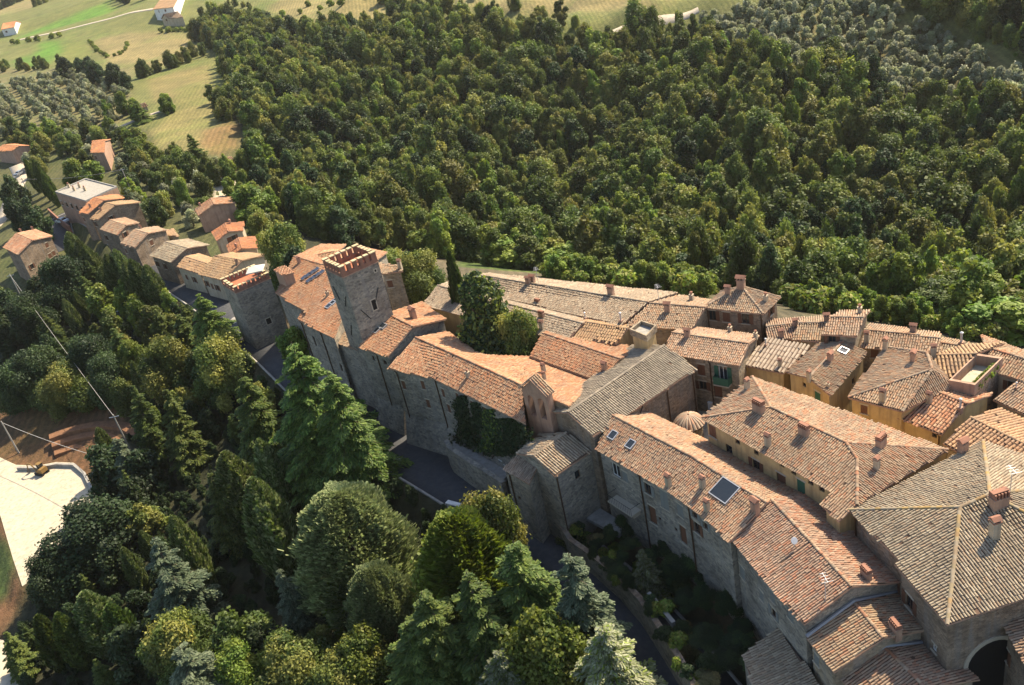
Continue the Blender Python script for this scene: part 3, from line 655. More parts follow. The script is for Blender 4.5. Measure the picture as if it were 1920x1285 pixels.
        for wl in walls:
            for (u, z0, w_, h_, st, shut) in wl['holes']:
                q = wl['a']+wl['d']*u; d = wl['d']; nn = wl['nrm']
                M = Matrix(((d[0], nn[0], 0, q[0]-off[0]), (d[1], nn[1], 0, q[1]-off[1]), (0, 0, 1, z0-off[2]), (0, 0, 0, 1)))
                ms = win_meshes(w_, h_, st); nm = 'door' if st == 'door' else 'window'
                wo_ = link(nm, ms['window_frame'], s.root, None, M)
                for kk in ('pane', 'sill', 'lintel'):
                    if kk in ms: link(kk, ms[kk], wo_)
                if 'shutter' in ms:
                    closed = (rng.random() < 0.35) if shut is None else shut
                    for sg in (-1, 1):
                        x = sg*w_/4 if closed else sg*(w_*0.75+0.02)
                        link('shutter', ms['shutter'], wo_, (x, -0.06 if closed else 0.012, 0))
        s.walls = walls; s.off = off; s.basez = base
        for (px, py, kind, sc, turn) in s.chims:
            b = s.pick_roof(px, py)
            if b is None: print('CHIM MISS', s.label, px, py); continue
            q = b[1]; nn = b[2]; ang = math.atan2(nn[1], nn[0]) + R_(turn) + math.pi/2
            a_, c_ = chimney_mesh(kind); M = Matrix.Translation(Vector(q-off)) @ Matrix.Rotation(ang, 4, 'Z') @ Matrix.Scale(sc*0.8, 4)
            co = link('chimney', a_, s.root, None, M); link('chimney_cap', c_, co)
        for (px, py) in s.pipes:
            v = ray(px, py); best = None
            for wl in walls:
                nn = np.array([*wl['nrm'], 0]); dn = v@nn
                if dn > -0.02: continue
                tt = ((np.array([*wl['a'], 0])-CAM)@nn)/dn; q = CAM+tt*v; u = (q[:2]-wl['a'])@wl['d']
                if -0.5 < u < wl['L']+0.5 and (best is None or tt < best[0]): best = (tt, wl, min(max(u, 0.1), wl['L']-0.1))
            if best is None: print('PIPE MISS', s.label, px, py); continue
            _, wl, u = best; q = wl['a']+wl['d']*u+wl['nrm']*0.09; g = float(H(*(q+wl['nrm']*0.3))); zt = min(p[1] for p in wl['prof'])-0.05
            b = MB(); b.tube([(q[0]+wl['nrm'][0]*s.over*0.8, q[1]+wl['nrm'][1]*s.over*0.8, zt), (q[0], q[1], zt-0.45), (q[0], q[1], max(g, base))], 0.07, 'copper', 6); b.obj('drainpipe', s.root, off)
        for (px, py, w_, h_) in s.lights:
            b = s.pick_roof(px, py)
            if b is None: print('SKYL MISS', s.label, px, py); continue
            q, nn = b[1], b[2]; dn = np.array([nn[0], nn[1], 0]); dn /= np.linalg.norm(dn)+1e-9; dn = dn-nn*(dn@nn); dn /= np.linalg.norm(dn); a_ = np.cross(nn, dn)
            M = Matrix(((a_[0], dn[0], nn[0], q[0]-off[0]), (a_[1], dn[1], nn[1], q[1]-off[1]), (a_[2], dn[2], nn[2], q[2]-off[2]), (0, 0, 0, 1)))
            f = MB()
            for lo, hi in (((-w_/2,-h_/2,0),(-w_/2+0.08,h_/2,0.2)), ((w_/2-0.08,-h_/2,0),(w_/2,h_/2,0.2)), ((-w_/2+0.08,-h_/2,0),(w_/2-0.08,-h_/2+0.08,0.2)), ((-w_/2+0.08,h_/2-0.08,0),(w_/2-0.08,h_/2,0.2))): f.box(lo, hi, 'galvanised')
            k = link('skylight', f.mesh('skylight'), s.root, None, M); link('pane', bx((-w_/2+0.06,-h_/2+0.06,0.1),(w_/2-0.06,h_/2-0.06,0.16), 'glass').mesh('pane'), k)
        for (px, py) in s.ant:
            b = s.pick_roof(px, py)
            if b is None: continue
            q = b[1]-off; a_ = MB(); a_.tube([tuple(q), (q[0], q[1], q[2]+2.4)], 0.035, 'galvanised', 5)
            for k, ln in enumerate((0.9, 0.7, 0.6, 0.5)): z = q[2]+2.3; a_.tube([(q[0]-ln/2, q[1]-0.5+k*0.3, z), (q[0]+ln/2, q[1]-0.5+k*0.3, z)], 0.018, 'galvanised', 4)
            a_.tube([(q[0], q[1]-0.55, q[2]+2.3), (q[0], q[1]+0.5, q[2]+2.3)], 0.02, 'galvanised', 4); a_.obj('antenna', s.root)
        return s

# ------------------------------------------------------------------ the castle
def onplane(px, P3):
    a, b, c = [np.array(q, float) for q in P3]; n = np.cross(b-a, c-a); v = ray(*px); return CAM + v*(((a-CAM)@n)/(v@n))
def rise_pt(px, e1, e2, pitch):
    """the point seen at px on the plane that climbs from the eave e1-e2 at this pitch"""
    d = (e2-e1)[:2]; d /= np.linalg.norm(d); n = np.array([-d[1], d[0]]); lo, hi = e1[2]+0.02, e1[2]+14
    for _ in range(45):
        mz = (lo+hi)/2; q = at(*px, mz)
        if (mz-e1[2])/max(abs((q-e1)[:2]@n), 0.05) > pitch: hi = mz
        else: lo = mz
    return at(*px, (lo+hi)/2)

def crenel_tower(name, label, F, Lc, Rr, zt, base, nL, nR, wall, parapet=1.0, merlon=0.9, wins=()):
    f, l, r = at(*F, zt), at(*Lc, zt), at(*Rr, zt)
    u = (r-f); v = (l-f); uL, vL = np.linalg.norm(u), np.linalg.norm(v); u /= uL; v /= vL
    v = v - u*(v@u); v /= np.linalg.norm(v)
    zt2 = zt - merlon; zd = zt2 - parapet
    root = empty(name, (f[0], f[1], base)); off = np.array([f[0], f[1], base]); tag(root, label, 'tower')
    def fr(q): p = u*q[0]+v*q[1]; return (p[0], p[1], q[2]-base)
    th = 0.45; b = MB()
    # solid shaft; near-black plates stand in for the dark of its openings
    b.box((0,0,base),(uL,vL,zd), wall, fr)
    sh = b.obj('shaft', root)
    b = MB(); b.box((th,th,zd+0.004),(uL-th,vL-th,zd+0.05), 'terracotta_floor', fr); b.obj('roof_terrace', root)
    b = MB()
    for lo, hi in (((0,0),(uL,th)), ((0,vL-th),(uL,vL)), ((0,th),(th,vL-th)), ((uL-th,th),(uL,vL-th))):
        b.box((lo[0]-0.06,lo[1]-0.06,zd),(hi[0]+0.06,hi[1]+0.06,zd+0.1), 'brick_pale', fr); b.box((lo[0],lo[1],zd+0.1),(hi[0],hi[1],zt2), 'brick', fr)
    b.obj('parapet', root)
    def mer(lo, hi):
        m_ = MB(); m_.box((lo[0],lo[1],zt2),(hi[0],hi[1],zt-0.1), 'brick', fr); m_.box((lo[0]-0.07,lo[1]-0.07,zt-0.12),(hi[0]+0.07,hi[1]+0.07,zt), 'merlon_cap', fr); m_.obj('merlon', root)
    stp = uL/nR
    for k in range(nR):
        for y0, y1 in ((0, th), (vL-th, vL)): mer((k*stp+ (0 if k == 0 else stp*0.16), y0), ((k+1)*stp-stp*0.26 if k < nR-1 else uL, y1))
    stp = vL/nL
    for k in range(1, nL-1):
        for x0, x1 in ((0, th), (uL-th, uL)): mer((x0, k*stp+stp*0.16), (x1, (k+1)*stp-stp*0.26))
    for (face, s_, z_, w_, h_) in wins:
        wm = MB()
        def g(q):
            return fr((q[0], -q[1], q[2])) if face == 'R' else fr((-q[1], q[0], q[2]))
        wm.box((s_-w_/2-0.14,-0.2,z_-0.14),(s_-w_/2,0.05,z_+h_+0.14), 'travertine', g); wm.box((s_+w_/2,-0.2,z_-0.14),(s_+w_/2+0.14,0.05,z_+h_+0.14), 'travertine', g)
        wm.box((s_-w_/2,-0.2,z_+h_),(s_+w_/2,0.05,z_+h_+0.14), 'travertine', g); wm.box((s_-w_/2,-0.2,z_-0.14),(s_+w_/2,0.05,z_), 'travertine', g)
        wo_ = wm.obj('window', root); pm = MB(); pm.box((s_-w_/2,-0.02,z_),(s_+w_/2,0.012,z_+h_), 'dark_opening', g); pm.obj('pane', wo_)
    # iron tie bars
    for (face, s_, z_, dx, dz) in (() if name != 'castle_tower' else (('R',1.5,zt-7.4,0.5,-0.9),('R',3.7,zt-5.6,-0.5,-0.9),('R',2.6,zt-13,0.2,1.0),('L',1.4,zt-5.2,0.5,-0.8),('L',3.6,zt-4.6,-0.4,-0.9),('L',2.6,zt-9.8,0.5,-0.9))):
        g = (lambda q: fr((q[0], -q[1], q[2]))) if face == 'R' else (lambda q: fr((-q[1], q[0], q[2])))
        t_ = MB(); t_.tube([g((s_-dx, 0.05, z_-dz)), g((s_+dx, 0.05, z_+dz))], 0.06, 'black_iron', 5); t_.obj('tie_bar', root)
    return root, fr, (uL, vL, zd, off, u, v)
TW = crenel_tower('castle_tower', 'tall square stone castle tower topped with red brick battlements', (636.6,501), (603,486), (703,471), 19.6, -3.5, 6, 6, 'stone_grey', 0.55, 1.0, wins=(('R',3.0,12.2,0.6,1.4),('R',4.5,17.0,0.25,0.3)))
ST = crenel_tower('corner_tower', 'low square corner tower with battlements round a terracotta roof terrace', (438,539), (430,516), (503,511), 9.2, -4, 5, 8, 'stone_grey', 0.45, 0.7, wins=(('R',3.4,1.0,0.8,1.0),))
# parasol on the corner tower's terrace
pr = MB(); pc = at(478, 503, 10.4); zf = 9.2-0.7-0.45
pb = empty('parasol', (pc[0], pc[1], zf+0.05)); tag(pb, 'square white parasol standing on the low corner tower terrace', 'parasol')
pr.tube([(0,0,0),(0,0,2.5)], 0.04, 'galvanised', 6); pr.obj('pole', pb)
pr = MB(); a_ = 1.35; cs = [(-a_,-a_,2.15),(a_,-a_,2.15),(a_,a_,2.15),(-a_,a_,2.15)]
for i in range(4): pr.poly([cs[i], cs[(i+1) % 4], (0,0,2.75)], 'canvas_white'); pr.poly([cs[(i+1) % 4], cs[i], (cs[i][0],cs[i][1],1.98), (cs[(i+1) % 4][0],cs[(i+1) % 4][1],1.98)], 'canvas_white')
pr.obj('canopy', pb); pr = MB(); pr.lathe([(0.3,0.0),(0.3,0.08),(0.06,0.12)], 'concrete', 10); pr.obj('foot', pb)

cm = House('castle_hall', 'castle hall with long red tiled roof, solar panels and dark stone wall', 'castle', None, 'stone_grey', 'red', base=-4)
cm.gable((517,550),(573,586),(551,481),(604,497), 9.0, 0.36)
cm.chim(562,494,'gable',0.9).chim(545,528-12,'pot',1.0); cm.win(530,606,0.6,1.5,'slit').win(543,640,0.7,1.0,'slit').win(566,660,0.6,1.4,'slit').pipe(523,560).done()
cf = House('castle_range', 'castle range beside the tall tower with red roof stepping forward', 'castle', None, 'stone_grey', 'red', base=-4)
cf.gable((559,600),(627,635),(604,496),(668,516), 8.2, 0.36)
cf.win(590,640,0.6,1.6,'slit').win(612,655,0.5,1.2,'slit').win(640,690,0.6,1.2,'slit').win(655,720,0.6,1.0,'slit').pipe(563,605).pipe(604,630)
cf.sky(620,572,1.0,1.6).sky(629,565,1.0,1.6).chim(615,555,'pot',0.9).done()
# solar panels, each its own plate
for i in range(2):
    for j in range(4):
        cx = 571+i*9.5 + j*(7.6); cy = 522+i*4.9 - j*4.9
        b = cm.pick_roof(cx, cy) or cf.pick_roof(cx, cy)
        if b is None: continue
        q, nn = b[1], b[2]; dn = np.array([nn[0], nn[1], 0]); dn /= np.linalg.norm(dn); dn = dn-nn*(dn@nn); dn /= np.linalg.norm(dn); a_ = np.cross(nn, dn); q = q+nn*0.22
        M = Matrix(((a_[0],dn[0],nn[0],q[0]-cm.off[0]),(a_[1],dn[1],nn[1],q[1]-cm.off[1]),(a_[2],dn[2],nn[2],q[2]-cm.off[2]),(0,0,0,1)))
        f = MB(); f.box((-0.42,-0.5,-0.06),(0.42,0.5,0.0),'galvanised'); k = link('solar_panel', f.mesh('solar_panel'), cm.root, None, M); g = MB(); g.box((-0.4,-0.48,0.002),(0.4,0.48,0.02),'solar'); link('pane', g.mesh('pane'), k)
House('roof_cabin', 'small flat topped brick cabin rising from the castle hall roof', 'cabin', None, 'brick_pale', 'red', base=8.0, over=0.15).shed((529,517),(552,512),(512,506),(535,498), 11.5, 0.12).done()
House('castle_house', 'castle house with chimneys behind the tall tower, red roof edge showing', 'house', None, 'brick_pale', 'red').gable((590,500),(622,490),(596,478),(628,472), 10.0, 0.34).chim(590,476,'gable',1.0).chim(603,470,'gable',1.2).done()
kb = House('square_block', 'tall plain stone block with pale tile roof right behind the tower', 'house', None, 'stone_warm', 'old', base=-2).shed((715,514),(756,509),(707,493),(748,497), 12.0, 0.1).chim(751,503,'tall',0.8).win(729,533,0.8,1.1,'brown'); kb.done()
kc = House('castle_wing', 'castle wing joined to the tower, red front slope with rooflight', 'castle', None, 'stone_grey', 'red', base=-4)
kc.gable((672,651),(727,669),(724,588),(774,613), 8.6, 0.36).sky(706,620,1.0,1.0).sky(718,612,1.2,0.9).win(700,672,0.5,0.7,'slit').win(722,680,0.7,0.6,'slit').pipe(709,672).chim(776,597,'gable',1.3).done()
kd = House('gallery_wing', 'long gallery wing with red tiled roof and ivy on its arcaded wall', 'castle', None, 'stone_grey', 'red', base=-4.5)
zz = 7.6
kd.strip([(727,691),(810,709),(986,795)], [(779,633),(842,661),(977,722)], zz, zz+1.75, [0.95, 1.2, 1.7])
for q in ((735,712),(757,722),(793,722),(831,737),(803,757),(842,766),(858,745),(886,760),(910,772)): kd.win(*q, 0.6, 1.2, 'brown', True)
kd.pipe(745,700).pipe(818,718).chim(878,707,'pot',0.9).done()
# sloping scarp at the foot of the castle walls
sc = MB(); pts = [(480,640),(560,700),(650,770),(735,812),(790,830),(838,836)]; ptop = [(470,600),(565,665),(650,715),(737,757),(800,775),(838,782)]
lo = [np.array([*at(x, y, -3.0)[:2], -4.5]) for x, y in pts]
import itertools
scp = []
for wl in kd.walls[:1] + kc.walls[:1] + cf.walls[:1] + cm.walls[:1]: pass
b2 = MB()
def scarp(root, wl, off, zt_, zb_, out):
    s_ = MB(); a, b = wl['a'], wl['b']; nn = wl['nrm']
    s_.hexa([(*(a+nn*out), zb_), (*(b+nn*out), zb_), (*b, zb_), (*a, zb_), (*(a+nn*0.02), zt_), (*(b+nn*0.02), zt_), (*b, zt_), (*a, zt_)][:8], 'stone_grey')
    s_.obj('scarp', root, off)
for hs_ in (kd, kc, cf, cm):
    cand = [wl for wl in hs_.walls if wl['nrm']@np.array([-0.55, -0.83]) > 0.45 and wl['L'] > 2.0]
    for wl in cand: scarp(hs_.root, wl, hs_.off, 0.6, -4.4, 1.5)

k7 = House('cloister_wing', 'cloister wing with red tiled slope facing the gallery wing', 'castle', None, 'stone_warm', 'red'); k7.gable((992,669),(1125,717),(1017,625),(1162,673), 7.4, 0.36).chim(989,668,'gable',0.9).chim(1134,694,'gable',0.9).done()
cl = House('cloister_roof', 'wide pale cloister roof between gallery wing and cloister wing', 'castle', None, 'stone_warm', 'red', base=-0.5, over=0.1)
zq = kd.faces[0][2][2]-0.1; Aq, Bq, Cq, Dq, Eq, Fq = at(843,662,zq), at(977,723,zq), at(1066,762,zq), at(1118,716,7.0), at(990,669,7.0), at(932,667,7.4)
cl.poly_roof([[Aq,Bq,Eq,Fq],[Bq,Cq,Dq,Eq]], [Aq,Bq,Cq,Dq,Eq,Fq], []); cl.chim(1020,698,'tall',0.7).chim(1021,712,'tall',0.6).done()
k8 = House('yellow_tile_house', 'low house with yellowish new tiles behind the cloister wing', 'house', None, 'plaster_ochre', 'tan', 0.34, 0.5); k8.gable((1012,624),(1155,645),(1032,594),(1176,617), 8.0, 0.33).sky(1026,601,0.8,0.8).chim(1017,619,'tall',0.8).done()
k9 = House('middle_row', 'long row house with grey tiles between cypress and back row', 'house', None, 'plaster_ochre', 'grey'); k9.gable((791,572),(1062,641),(820,536),(1092,607), 8.0, 0.33).chim(1009,572,'fins',0.8).chim(1016,595,'fins',0.8).chim(1098,600,'metal',0.8).win(815,590,0.7,0.9,'brown').done()
ka = House('back_row', 'longest back row house with grey roof along the wood edge', 'house', None, 'stone_warm', 'grey'); ka.gable((866,541),(1165,611),(888,515),(1214,567), 8.6, 0.34)
ka.chim(991,533,'gable',0.9).chim(999,531,'gable',1.0).chim(1146,553,'gable',1.1).chim(1165,606,'metal',1.1).antenna(1010,533).done()
kb2 = House('back_row_end', 'end house of the back row with yellow lichen hips', 'house', None, 'stone_warm', 'old'); kb2.gable((1172,612),(1296,618),(1218,569),(1322,577), 8.6, 0.34).chim(1252,584,'gable',1.0).chim(1245,556,'pot',1.0).chim(1297,563,'pot',1.0).antenna(1236,568).done()
# stub tower with a tank rim
tk = empty('water_tower', (0,0,0)); P = [at(1212,630,10.6), at(1231,610,10.6), at(1202,600,10.6), at(1180,617,10.6)]; c0 = np.mean(P, 0)
tk.location = (c0[0], c0[1], -1); tag(tk, 'squat rendered stub tower with grey concrete rim on top', 'tower'); o0 = np.array([c0[0], c0[1], -1.0])
ins = [c0+(q-c0)*0.84 for q in P]; b = MB(); b.hexa([(*q[:2], -1) for q in ins]+[(*q[:2], 9.8) for q in ins], 'plaster_ochre'); b.obj('shaft', tk, o0)
b = MB()
for i in range(4):
    j = (i+1) % 4; b.hexa([(*P[i][:2],9.8),(*P[j][:2],9.8),(*ins[j][:2],9.8),(*ins[i][:2],9.8),(*P[i][:2],10.6),(*P[j][:2],10.6),(*ins[j][:2],10.6),(*ins[i][:2],10.6)], 'stone_warm')
b.obj('rim', tk, o0); b = MB(); b.hexa([(*q[:2],9.82) for q in ins]+[(*q[:2],10.1) for q in ins], 'concrete'); b.obj('top_slab', tk, o0)

# ------------------------------------------------------------------ church
ch = House('church', 'church nave with steep grey striped tile roof beside the bell gable', 'church', None, 'stone_brown', 'church_grey', 0.27, 0.42, over=0.25)
ch.gable((1112,819),(1307,692),(1065,774),(1246,648), 7.7, 0.42); ch.pipe(1299,715).pipe(1251,742).done()
wl = max([w_ for w_ in ch.walls if w_['nrm'][1] < -0.3], key=lambda w_: w_['L'])
q = wl['a']+wl['d']*wl['L']*0.45
t_ = MB(); p0 = np.array([*(q+wl['nrm']*0.06), 7.0]); t_.tube([p0+np.array([*wl['d']*0.7, 1.0]), p0-np.array([*wl['d']*0.7, 1.0])], 0.06, 'black_iron', 5); t_.obj('tie_bar', ch.root, ch.off)
# bell gable
bgA, bgB = at(978,728,10.5), at(1024,742,10.5); u = (bgB-bgA); LB = np.linalg.norm(u); u /= LB; n_ = np.array([-u[1], u[0], 0]); zb0, zb1, zb2 = 5.0, 10.5, 12.0
br = empty('bell_gable', (bgA[0], bgA[1], zb0)); tag(br, 'brick bell gable with two arched openings on the church corner', 'bell gable')
def fb(q): p = u*q[0]+n_*q[1]; return (p[0], p[1], q[2]-zb0)
TH = 0.9; b = MB(); xs = [0, 0.55, LB/2-0.3, LB/2+0.3, LB-0.55, LB]
b.box((0,0,-1+zb0),(LB,TH,7.2),'brick_pale',fb)
for i in (0, 2, 4): b.box((xs[i],0,7.2),(xs[i+1],TH,9.4),'brick_pale',fb)
for i in (1, 3):       # arches over the openings
    x0, x1 = xs[i], xs[i+1]; r = (x1-x0)/2; xm = (x0+x1)/2; N = 8
    for y_, fl in ((0, 1), (TH, -1)):
        top = [(xm-r*math.cos(math.pi*k/N), y_, 9.4+r*math.sin(math.pi*k/N)) for k in range(N+1)]
        for k in range(N): p4 = [top[k], top[k+1], (top[k+1][0], y_, zb1), (top[k][0], y_, zb1)]; b.poly([fb(z) for z in (p4 if fl > 0 else p4[::-1])], 'brick_pale')
    for k in range(N):
        a0, a1 = math.pi*k/N, math.pi*(k+1)/N; b.poly([fb((xm-r*math.cos(a0),0,9.4+r*math.sin(a0))), fb((xm-r*math.cos(a0),TH,9.4+r*math.sin(a0))), fb((xm-r*math.cos(a1),TH,9.4+r*math.sin(a1))), fb((xm-r*math.cos(a1),0,9.4+r*math.sin(a1)))], 'brick_pale')
for i in (0, 2, 4): b.box((xs[i],0,9.4),(xs[i+1],TH,zb1),'brick_pale',fb)
b.poly([fb(z) for z in ((0,0,zb1),(LB,0,zb1),(LB/2,0,zb2))],'brick_pale'); b.poly([fb(z) for z in ((LB,TH,zb1),(0,TH,zb1),(LB/2,TH,zb2))],'brick_pale')
b.obj('masonry', br)
b = MB()
for sx in (0, 1):
    x0, x1 = (-0.25, LB/2) if sx == 0 else (LB+0.25, LB/2); zl = zb1-0.12
    p8 = [(x0,-0.2,zl),(x1,-0.2,zb2+0.02),(x1,TH+0.2,zb2+0.02),(x0,TH+0.2,zl)]; 
    if sx: p8 = [p8[1], p8[0], p8[3], p8[2]]
    b.hexa([fb(z) for z in p8]+[fb((z[0],z[1],z[2]+0.14)) for z in p8], 'brick_pale')
rf = b.obj('roof', br)
me = lay_tiles([[np.array(fb(z)) for z in ((-0.25,-0.2,zb1+0.03),(LB/2,-0.2,zb2+0.17),(LB/2,TH+0.2,zb2+0.17),(-0.25,TH+0.2,zb1+0.03))], [np.array(fb(z)) for z in ((LB/2,-0.2,zb2+0.17),(LB+0.25,-0.2,zb1+0.03),(LB+0.25,TH+0.2,zb1+0.03),(LB/2,TH+0.2,zb2+0.17))]], 0.3, 0.42, 'mix', np.zeros(3)); tag(link('roof_tiles', me, rf), kind='stuff')
# sacristy and its lean-tos
sa = House('sacristy', 'small gabled sacristy with striped grey roof below the church', 'house', None, 'stone_grey', 'grey', 0.3, 0.46, base=-5, over=0.2); sa.gable((1040,894),(1113,843),(1001,856),(1062,812), 5.3, 0.42).win(1083,890,0.7,1.0,'slit').pipe(1042,905).done()
s2 = House('sacristy_lean_to', 'shaded lean-to with dark tile roof on the sacristy road side', 'shed', None, 'stone_grey', 'grey', base=-5, over=0.12); s2.shed((943,878),(992,908),(972,851),(1012,866), 3.9, 0.5).win(974,934,0.4,0.5,'slit').pipe(956,889).done()
House('porch_lean_to', 'tiny shaded tile lean-to between sacristy and the street row', 'shed', None, 'stone_grey', 'grey', base=-4, over=0.1).shed((1090,868),(1134,864),(1100,846),(1122,848), 2.4, 0.5).done()
# round chapel turret against the church wall
tc = at(1292,792,3.6); tr_ = empty('round_chapel', (tc[0],tc[1],-1)); tag(tr_, 'round apse chapel with fan of orange tiles against the church wall', 'chapel')
b = MB(); b.lathe([(1.4,0),(1.4,4.5)],'stone_warm',20); b.obj('wall', tr_)
VV, FF, CC = [], [], []
for k in range(22):
    a0 = 2*math.pi*k/22
    for e in range(4):
        r0 = (0.12, 0.75, 1.3, 1.7)[e]; zc = (5.62, 5.45, 5.08, 4.55)[e]; wd = (0.03, 0.1, 0.16, 0.2)[e]; hh = (0.03, 0.06, 0.08, 0.1)[e]
        for j in range(5): an = math.pi*j/4; t2 = math.cos(an)*wd; VV.append((r0*math.cos(a0)-math.sin(a0)*t2, r0*math.sin(a0)+math.cos(a0)*t2, zc+math.sin(an)*hh))
    for e in range(3):
        for j in range(4): i0 = k*20+e*5+j; FF.append([i0, i0+1, i0+6, i0+5]); CC.append(np.array(TILES['mix'][rng.integers(7)])*rng.uniform(0.85, 1.1))
b = MB(); b.lathe([(1.65,4.42),(1.65,4.5),(1.27,5.03),(0.72,5.4),(0.02,5.56)],'roof_deck',22); rf = b.obj('roof', tr_); tag(link('roof_tiles', mesh_np('roof_tiles', VV, FF, ['tile'], None, np.array(CC)), rf), kind='stuff')

# ------------------------------------------------------------------ street row below the church
f1 = House('street_row', 'curving street row with weathered tiles, chimneys and big rooflight', 'house', None, 'stone_grey', 'mix', base=-4)
f1.strip([(1117,840),(1247,917),(1322,973),(1368,1017)], [(1148,779),(1296,856),(1378,908),(1438,943)], 6.6, 8.2, 1.35)
f1.chim(1254,911,'tall',0.8).chim(1318,914,'tall',0.75).chim(1326,958,'tall',0.75).chim(1416,957,'gable',1.0).sky(1150,817,0.9,1.0).sky(1183,834,0.9,1.0).sky(1359,921,2.2,2.0)
for q in ((1155,882,1.2,1.6,'white'),(1172,894,.8,1.2,'grey'),(1215,917,.9,1.3,'grey'),(1245,937,1.1,2.2,'grey'),(1275,957,.9,1.4,'grey'),(1303,965,.7,.9,'grey'),(1307,990,.8,1.3,'brown'),(1224,966,1.0,2.2,'door'),(1281,1003,1.0,2.2,'door'),(1237,973,.4,.4,'slit'),(1267,993,.5,.5,'slit'),(1328,990,.6,.8,'grey')): f1.win(*q[:4], q[4])
f1.pipe(1200,893).pipe(1293,955).done()
# balcony on the row
wl = f1.walls[[i for i, w_ in enumerate(f1.walls) if w_['nrm']@np.array([-0.55,-0.83]) > 0.6][0]]
q = wl['a']+wl['d']*3.4; b = MB(); d_, nn = wl['d'], wl['nrm']
def fw(p): r = q+d_*p[0]+nn*p[1]; return (r[0], r[1], p[2])
b.box((-1.8,0.01,1.2),(1.8,1.3,1.36),'travertine',fw)
for x in (-1.6, 1.5): b.box((x,0.01,0.7),(x+0.15,0.9,1.2),'travertine',fw)
HOFF = f1.off; bal = b.obj('balcony', f1.root, f1.off); b = MB(); b.tube([fw((-1.75,0.02,2.2)),fw((-1.75,1.25,2.2)),fw((1.75,1.25,2.2)),fw((1.75,0.02,2.2))],0.03,'black_iron',4)
for k in range(14): x = -1.75+k*0.27; b.tube([fw((x,1.25,1.36)),fw((x,1.25,2.2))],0.018,'black_iron',4)
b.obj('railing', bal, HOFF)
f2 = House('street_house', 'street house with red patched tiles and a white rooftop dish', 'house', None, 'stone_grey', 'mix', base=-4)
f2.strip([(1371,1008),(1432,1083),(1508,1171)], [(1446,937),(1519,1015),(1597,1101)], 6.4, 8.05, 1.2)
for q in ((1360,1035,.8,1.2),(1383,1062,.9,1.3),(1345,1060,.9,1.6),(1370,1090,.9,1.3),(1428,1117,.6,1.0),(1448,1118,.7,1.1),(1451,1150,.7,1.0),(1482,1152,.8,1.2)): f2.win(*q, 'grey')
f2.chim(1624,1083,'fins',0.9).antenna(1548,1125).pipe(1374,1050).done()
ds = empty('satellite_dish', (0,0,0)); b_ = f2.pick_roof(1489,1026); ds.location = tuple(b_[1]); tag(ds, 'round white satellite dish on the patched street house roof', 'dish')
b = MB(); b.tube([(0,0,-0.1),(0,0,0.6)],0.04,'galvanised',6); b.obj('mast', ds); b = MB(); b.lathe([(0.02,-0.08),(0.16,-0.05),(0.28,0.0),(0.3,0.02),(0.27,0.03)],'galvanised',14); k = b.obj('dish', ds); k.location = (0,-0.1,0.75); k.rotation_euler = (R_(55),0,R_(20))
g1 = House('stepped_house', 'narrow stepped house with lead flashing below the patched street house', 'house', None, 'stone_warm', 'mix', base=-4); g1.gable((1512,1196),(1564,1261),(1601,1130),(1657,1197), 4.9, 0.36).chim(1679,1186,'fins',0.95).win(1530,1235,.7,1,'grey').done()
g2 = House('lower_house', 'lowest terraced house at the bottom edge with orange-red tiles', 'house', None, 'stone_warm', 'mix', base=-4); g2.gable((1570,1266),(1640,1346),(1659,1215),(1735,1290), 3.4, 0.36).done()
House('garden_shed', 'shaded grey tiled shed in the garden corner below the street houses', 'shed', None, 'stone_grey', 'grey', base=-4, over=0.1).shed((1392,1228),(1425,1320),(1458,1177),(1540,1290), 0.8, 0.28).done()
for hs_, (pa, pb_, zz) in ((g1, ((1511,1191),(1665,1120),0)), (g2, ((1567,1262),(1735,1212),0))):      # lead flashing where the lower roof meets the wall
    P = hs_.faces; b = MB(); e1, r1, fr_ = P[0][0], P[0][3], P[1][1]
    b.tube([e1+np.array([0,0,0.15]), r1+np.array([0,0,0.2]), fr_+np.array([0,0,0.15])], 0.14, 'lead', 5); b.obj('flashing', hs_.root, hs_.off)

# ------------------------------------------------------------------ palazzo and the big hipped house
pz = House('palazzo', 'long hipped palazzo with ochre facade facing the narrow street', 'palazzo', None, 'plaster_ochre', 'mix', over=0.35)
W1, S1 = at(1316,784,9.2), at(1561,923,9.2); A1 = rise_pt((1445,764), W1, S1, 0.3); pl = (W1, S1, A1); A2 = onplane((1587,831), pl); A3_ = onplane((1607,861), pl)
V1, V2, S2 = onplane((1538,945), pl), onplane((1573,978), pl), onplane((1607,947), pl)
N1 = at(1411,707,9.2); n_ = np.cross(A1-N1, A2-A1); N2 = onplane((1777,844), (N1, A1, A2)); N2[2] = N2[2]
pz.poly_roof([[W1,S1,V1,V2,S2,A3_,A2,A1],[W1,A1,N1],[N1,A1,A2,N2],[S2,N2,A2,A3_]], [W1,S1,V1,V2,S2,N2,N1], [(A1,A2),(A2,A3_),(A3_,S2),(A1,W1),(A1,N1),(A2,N2)])
for q in ((1335,808,1.0,1.4,'brown'),(1383,829,.6,.5,'slit'),(1418,849,.6,.5,'slit'),(1367,845,.9,1.3,'slit'),(1418,876,.9,1.6,'brown'),(1466,870,.6,.5,'slit'),(1488,886,.6,.5,'slit'),(1465,905,1.1,1.9,'door'),(1502,913,.9,1.4,'green'),(1520,905,.6,.5,'slit'),(1541,918,.6,.5,'slit'),(1488,918,.7,.9,'brown')): pz.win(*q)
pz.chim(1401,730,'tall',0.75).chim(1423,772,'fins',1.15).chim(1440,836,'tall',0.8).chim(1508,815,'fins',1.0).chim(1652,836,'fins',1.0).chim(1644,880,'tall',0.75).done()
